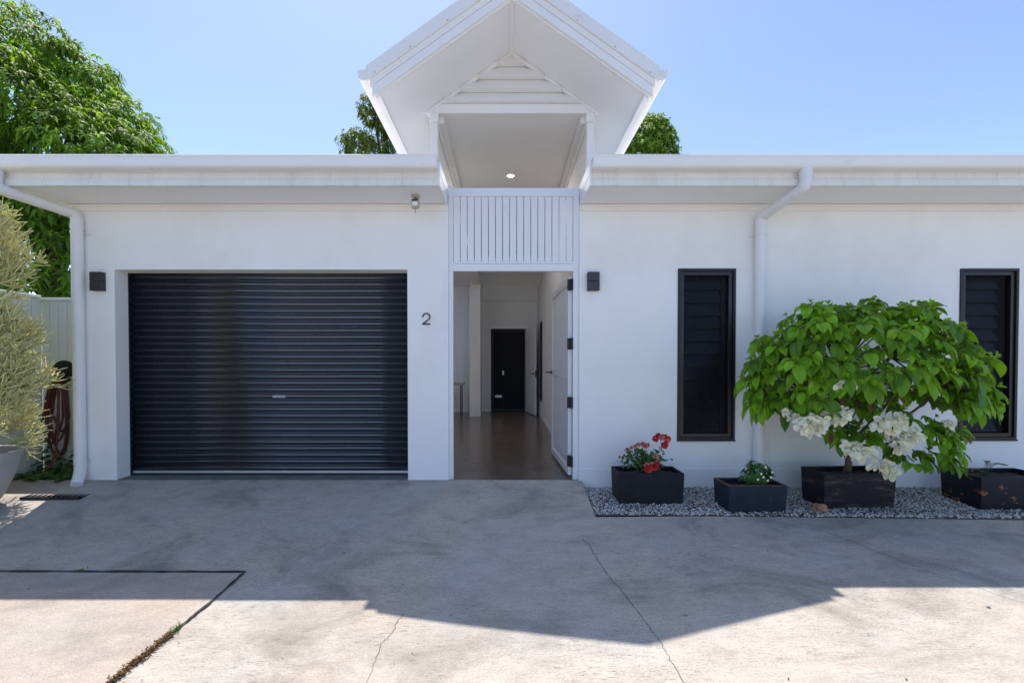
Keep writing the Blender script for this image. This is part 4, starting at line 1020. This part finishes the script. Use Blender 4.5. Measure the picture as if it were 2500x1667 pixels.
# leaf litter
def litter(name, n, area, m, zf, label, L0=.025, seed=1, clump=None):
    r2 = random.Random(seed); l = Leaves((.3, .9, 1.0, .6, .1))
    for k in range(n):
        if clump:
            cx, cy, sx, sy = r2.choice(clump); x = r2.gauss(cx, sx); y = r2.gauss(cy, sy)
        else: x = r2.uniform(area[0], area[1]); y = r2.uniform(area[2], area[3])
        L = L0*r2.uniform(.5, 1.4); l.add(np.array((x, y, zf(x, y)+.006)), np.array((r2.uniform(-1, 1), r2.uniform(-1, 1), r2.uniform(-.1, .4))), np.array((0, 0, 1)), L, L*r2.uniform(.25, .6), .2, .2, r2.random())
    o = l.build(name, m); tag(o, label, 'leaf litter', None, 'stuff'); return o
litter('leaf_litter', 900, None, M['dead_leaf'], bz, 'dry brown leaf bits scattered between the pebbles', .022, 3,
       [(1.0,-.45,.08,.05),(1.25,-.60,.12,.03),(1.8,-.56,.10,.05),(1.75,-.12,.12,.04),(2.3,-.80,.22,.012),(2.75,-.5,.08,.1),(3.2,-.71,.25,.02),(3.9,-.25,.25,.06),(3.6,-.75,.3,.03),(4.2,-.12,.3,.04),(4.7,-.76,.2,.02)])
litter('leaf_litter', 500, (-6.5, -4.66, .0, .45), M['dead_leaf'], lambda x, y: -.01, 'dry leaves on the soil under the paling fence', .03, 5)
litter('driveway_litter', 34, (-3.6, 4.2, -2.9, -.95), M['dead_leaf'], lambda x, y: gz(x, y)-.002, 'a few dry leaf scraps scattered over the concrete', .016, 9)
# orange stone
def rock(loc, s, label, name='rock', m='rock'):
    V2, F2 = subd(SV, SF); r2 = random.Random(int(loc[0]*100)); mb = MB()
    vs = []
    for v in V2:
        q = Vector(v); k = 1+.55*noise.noise(q*1.3+Vector(loc)*7)+.12*noise.noise(q*5); vs.append((q.x*s[0]*k, q.y*s[1]*k, q.z*s[2]*k))
    mb.add(vs, F2); o = mb.build(name, M[m]); o.location = loc; tag(o, label, 'stone'); return o
rock((2.86, -.70, ZB+.02), (.068, .05, .055), 'orange brown stone against the left corner of the scuffed black trough')
LP = [(1.65,-.98),(1.71,-1.05),(1.69,-1.09),(2.62,-1.18),(2.95,-1.22),(1.05,-2.19),(2.85,-2.16),(1.74,-1.35)]
for i, (x, y) in enumerate(LP):
    r2 = random.Random(i); mb = MB(); s_ = r2.uniform(.006, .010)
    mb.add([(v[0]*s_*1.4, v[1]*s_, v[2]*s_*.6) for v in SV], SF); o = mb.build('pebble', M['stone'] if False else M['pebble'], smooth=True); o.location = (x, y, gz(x, y)+.009)
    o['label'] = 'stray white pebble lying on the bare concrete driveway'; o['category'] = 'pebble'; o['group'] = 'stray pebbles on the driveway'

# weeds in the joint and by the fence
def tuft_grass(x, y, n, L, label, seed, name='grass_tuft'):
    r2 = random.Random(seed); l = Leaves((.7, 1, .8, .5, .05))
    for k in range(n):
        a = r2.uniform(0, 6.28); s_ = r2.uniform(.1, .9); l.add(np.array((r2.gauss(0, .012), r2.gauss(0, .02), 0)), np.array((math.cos(a)*s_, math.sin(a)*s_, 1)), np.array((math.cos(a), math.sin(a), .1)), L*r2.uniform(.4, 1.1), .004, r2.uniform(.2, 1.0), .2, r2.random())
    o = l.build(name, M['leaf_weed']); o.location = (x, y, gz(x, y)+.008); tag(o, label, 'grass', 'grass tufts in the driveway joint')
tuft_grass(-1.865, -2.30, 60, .06, 'grass tuft in the slab joint nearest the camera', 1)
tuft_grass(-3.05, -1.59, 30, .035, 'small grass tuft in the joint across the shaded driveway', 2)
r2 = random.Random(8); l = Leaves((.5, 1, 1, .8, .4))
for k in range(700):
    y = -r2.uniform(2.32, 2.75); x = -1.868+r2.gauss(0, .014); l.add(np.array((x, y, gz(x, y)+.008+r2.uniform(0, .012))), np.array((r2.gauss(0, 1), r2.gauss(0, 1), r2.uniform(.2, 1))), np.array((0, 0, 1)), r2.uniform(.008, .018), .006, .4, .1, r2.random())
tag(l.build('joint_weeds', M['dead_leaf']), 'brown matted weeds filling the slab joint', 'weeds', None, 'stuff')
r2 = random.Random(12); l = Leaves((.5, 1, .95, .6, .1))
for k in range(420):
    cx, cy, hh, sx = r2.choice([(-4.85,.18,.03,.09),(-5.05,.30,.05,.12),(-5.25,.12,.02,.10),(-4.75,.36,.04,.07),(-5.0,.05,.02,.10),(-5.3,.42,.20,.05),(-4.72,.10,.03,.04),(-5.12,.40,.10,.06)])
    x = min(-4.66, r2.gauss(cx, sx)); y = min(.46, r2.gauss(cy, .06)); z = .005+abs(r2.gauss(0, hh)); a = r2.uniform(0, 6.28); L = r2.uniform(.03, .07)
    l.add(np.array((x, y, z)), np.array((math.cos(a), math.sin(a)-.3, r2.uniform(-.1, .3))), np.array((r2.uniform(-.4, .4), -.6, 1)), L, L*.85, .6, .15, r2.random())
o = l.build('creeper', M['leaf_weed']); o.location = (-5.0, .2, 0)
o.data.transform(Matrix.Translation((5.0, -.2, 0))); tag(o, 'low green creeper on the soil at the foot of the pale fence', 'plant')

# ------------------------------------------------------------------ trees
def tree(name, lumps, m, trunk, L, Wd, density, label, droop=(.8, 1.6), shape=(.15, .8, 1.0, .65, .05), nl=(7, 10), loose=1.0, seed=1, limbs=9, shell=(.72, 1.02)):
    r = np.random.default_rng(seed)
    t = thing(name, trunk[0], label, 'tree')
    lv = Leaves(shape); P = []; Nn = []
    for (c, rad) in lumps:
        c = np.array(c, float); rad = np.array(rad, float); area = 4*math.pi*((rad[0]*rad[1])**1.6/3+(rad[0]*rad[2])**1.6/3+(rad[1]*rad[2])**1.6/3)**(1/1.6)
        n = int(area*density); d = norm(r.normal(size=(n, 3))); 
        wob = np.array([noise.noise(Vector(tuple(q*2.6+c))) for q in d]); s = r.uniform(shell[0], shell[1], n) + .16*wob
        P.append(c+d*rad*s[:, None]); Nn.append(norm(d/rad))
    P = np.concatenate(P); Nn = np.concatenate(Nn)
    # drop clusters buried deep inside another lump
    deep = np.zeros(len(P), bool)
    for (c, rad) in lumps: deep |= (((P-np.array(c))/np.array(rad))**2).sum(1) < .42
    P = P[~deep]; Nn = Nn[~deep]; K = r.integers(nl[0], nl[1], len(P)); I = np.repeat(np.arange(len(P)), K); n = len(I)
    ax = norm(Nn+np.array([0, 0, .35])); B = P[I]; a = ax[I]; rd = r.normal(size=(n, 3)); rd -= a*(rd*a).sum(1)[:, None]; rd = norm(rd)
    D = norm(rd + a*r.uniform(-.1, .9, n)[:, None])
    ct = np.clip(r.normal(.45, .22, len(P)), 0, 1)[I]
    lv.add(B+r.normal(size=(n, 3))*L*.15, D, a+np.array([0, 0, .2]), L*r.uniform(.65, 1.2, n), Wd*r.uniform(.8, 1.2, n), r.uniform(droop[0], droop[1], n), r.uniform(.1, .35, n), np.clip(ct+r.normal(0, .15, n), 0, 1))
    lv.build('crown', m, t); print(name, 'leaves', n)
    tb_ = MB(); base, top, r0 = Vector(trunk[0]), Vector(trunk[1]), trunk[2]
    mid = base.lerp(top, .5)+Vector((.15, 0, 0)); tb_.tube(smooth_path([base, mid, top]), [r0*(1-.06*i) for i in range(10)], 12)
    rr_ = random.Random(seed); 
    for i in range(limbs):
        c, rad = lumps[i % len(lumps)]; e = Vector(c)+Vector((rr_.uniform(-.5, .5)*rad[0], rr_.uniform(-.5, .5)*rad[1], rr_.uniform(-.3, .45)*rad[2])); s_ = base.lerp(top, rr_.uniform(.6, 1))
        m2 = s_.lerp(e, .5)+Vector((0, 0, .2)); pth = smooth_path([s_, m2, e]); tb_.tube(pth, [r0*.42*(1-.09*k) for k in range(len(pth))], 7)
        for j in range(5):
            e2 = e+Vector((rr_.uniform(-.4, .4)*rad[0], rr_.uniform(-.4, .4)*rad[1], rr_.uniform(-.4, .4)*rad[2])); q = pth[rr_.randint(4, len(pth)-1)]; tb_.tube([q, q.lerp(e2, .5)+Vector((0, 0, .08)), e2], [r0*.13, r0*.09, r0*.03], 5, cap=False)
    tb_.build('trunk', M['bark'], t, smooth=True)
tree('mango_tree', [((-9.9,6.0,5.55),(2.1,1.9,1.85)), ((-12.1,6.2,7.1),(2.3,2.2,2.75)), ((-11.0,5.6,3.7),(2.4,1.9,2.2)), ((-9.1,5.2,5.6),(1.25,1.2,1.1)), ((-10.8,4.9,6.7),(1.35,1.2,1.3)),
      ((-8.75,6.2,5.3),(1.15,1.2,1.15)), ((-9.9,4.7,3.0),(1.5,1.0,1.4)), ((-11.9,4.5,5.2),(1.6,1.2,1.4)), ((-14.3,5.8,5.0),(2.3,2.0,2.6)), ((-10.5,6.3,8.0),(1.0,1.0,.9)), ((-9.6,6.3,7.0),(1.0,1.0,.8))],
     M['leaf_mango'], ((-11.4, 6.6, -.42), (-11.2, 6.4, 4.6), .30), .23, .052, 30, 'dense glossy dark green mango tree towering behind the pale fence', nl=(8, 12), seed=3, limbs=16)
tree('gum_tree', [((-7.6,20.6,12.6),(1.5,1.4,1.3)), ((-6.4,20.2,14.9),(1.0,1.1,1.3)), ((-8.2,20.5,13.4),(1.0,1.0,.7)), ((-5.2,20.4,12.6),(1.6,1.5,1.7)), ((-7.0,20.5,10.4),(2.0,1.8,1.4)), ((-7.4,20.2,15.1),(.7,.7,.9)), ((-3.9,21,14),(1.6,1.4,1.5))],
     M['leaf_gum'], ((-6.2, 21, -.42), (-6.4, 20.6, 11.5), .30), .26, .085, 40, 'loose airy gum tree behind the left side of the gabled roof', droop=(.7, 1.5), nl=(5, 9), seed=5, limbs=14, shell=(.35, 1.05))
tree('round_tree', [((7.5,20.3,12.9),(1.65,1.5,1.75)), ((8.3,20.3,12.0),(1.1,1.1,1.5)), ((6.3,20.5,12.4),(1.6,1.5,1.7)), ((7.3,20.6,10.6),(2.2,1.9,1.4)), ((8.0,20.1,13.8),(.8,.8,.8))],
     M['leaf_far'], ((7.2, 21, -.42), (7.2, 20.6, 11), .28), .24, .10, 40, 'dense bright green tree behind the right side of the gabled roof', droop=(.4, 1.3), nl=(6, 9), seed=6, limbs=8, shell=(.55, 1.12))

# the lit downlight's own light
ld = bpy.data.lights.new('downlight_lamp', 'AREA'); lo = bpy.data.objects.new('downlight_lamp', ld); COL.objects.link(lo)
ld.shape = 'DISK'; ld.size = .09; ld.energy = 5; ld.color = (1, .95, .88); lo.parent = d_o; lo.location = (.065, 2.05, 4.035)
settle()
for o in COL.objects:
    for k in ('at',):
        if k in o.keys(): del o[k]
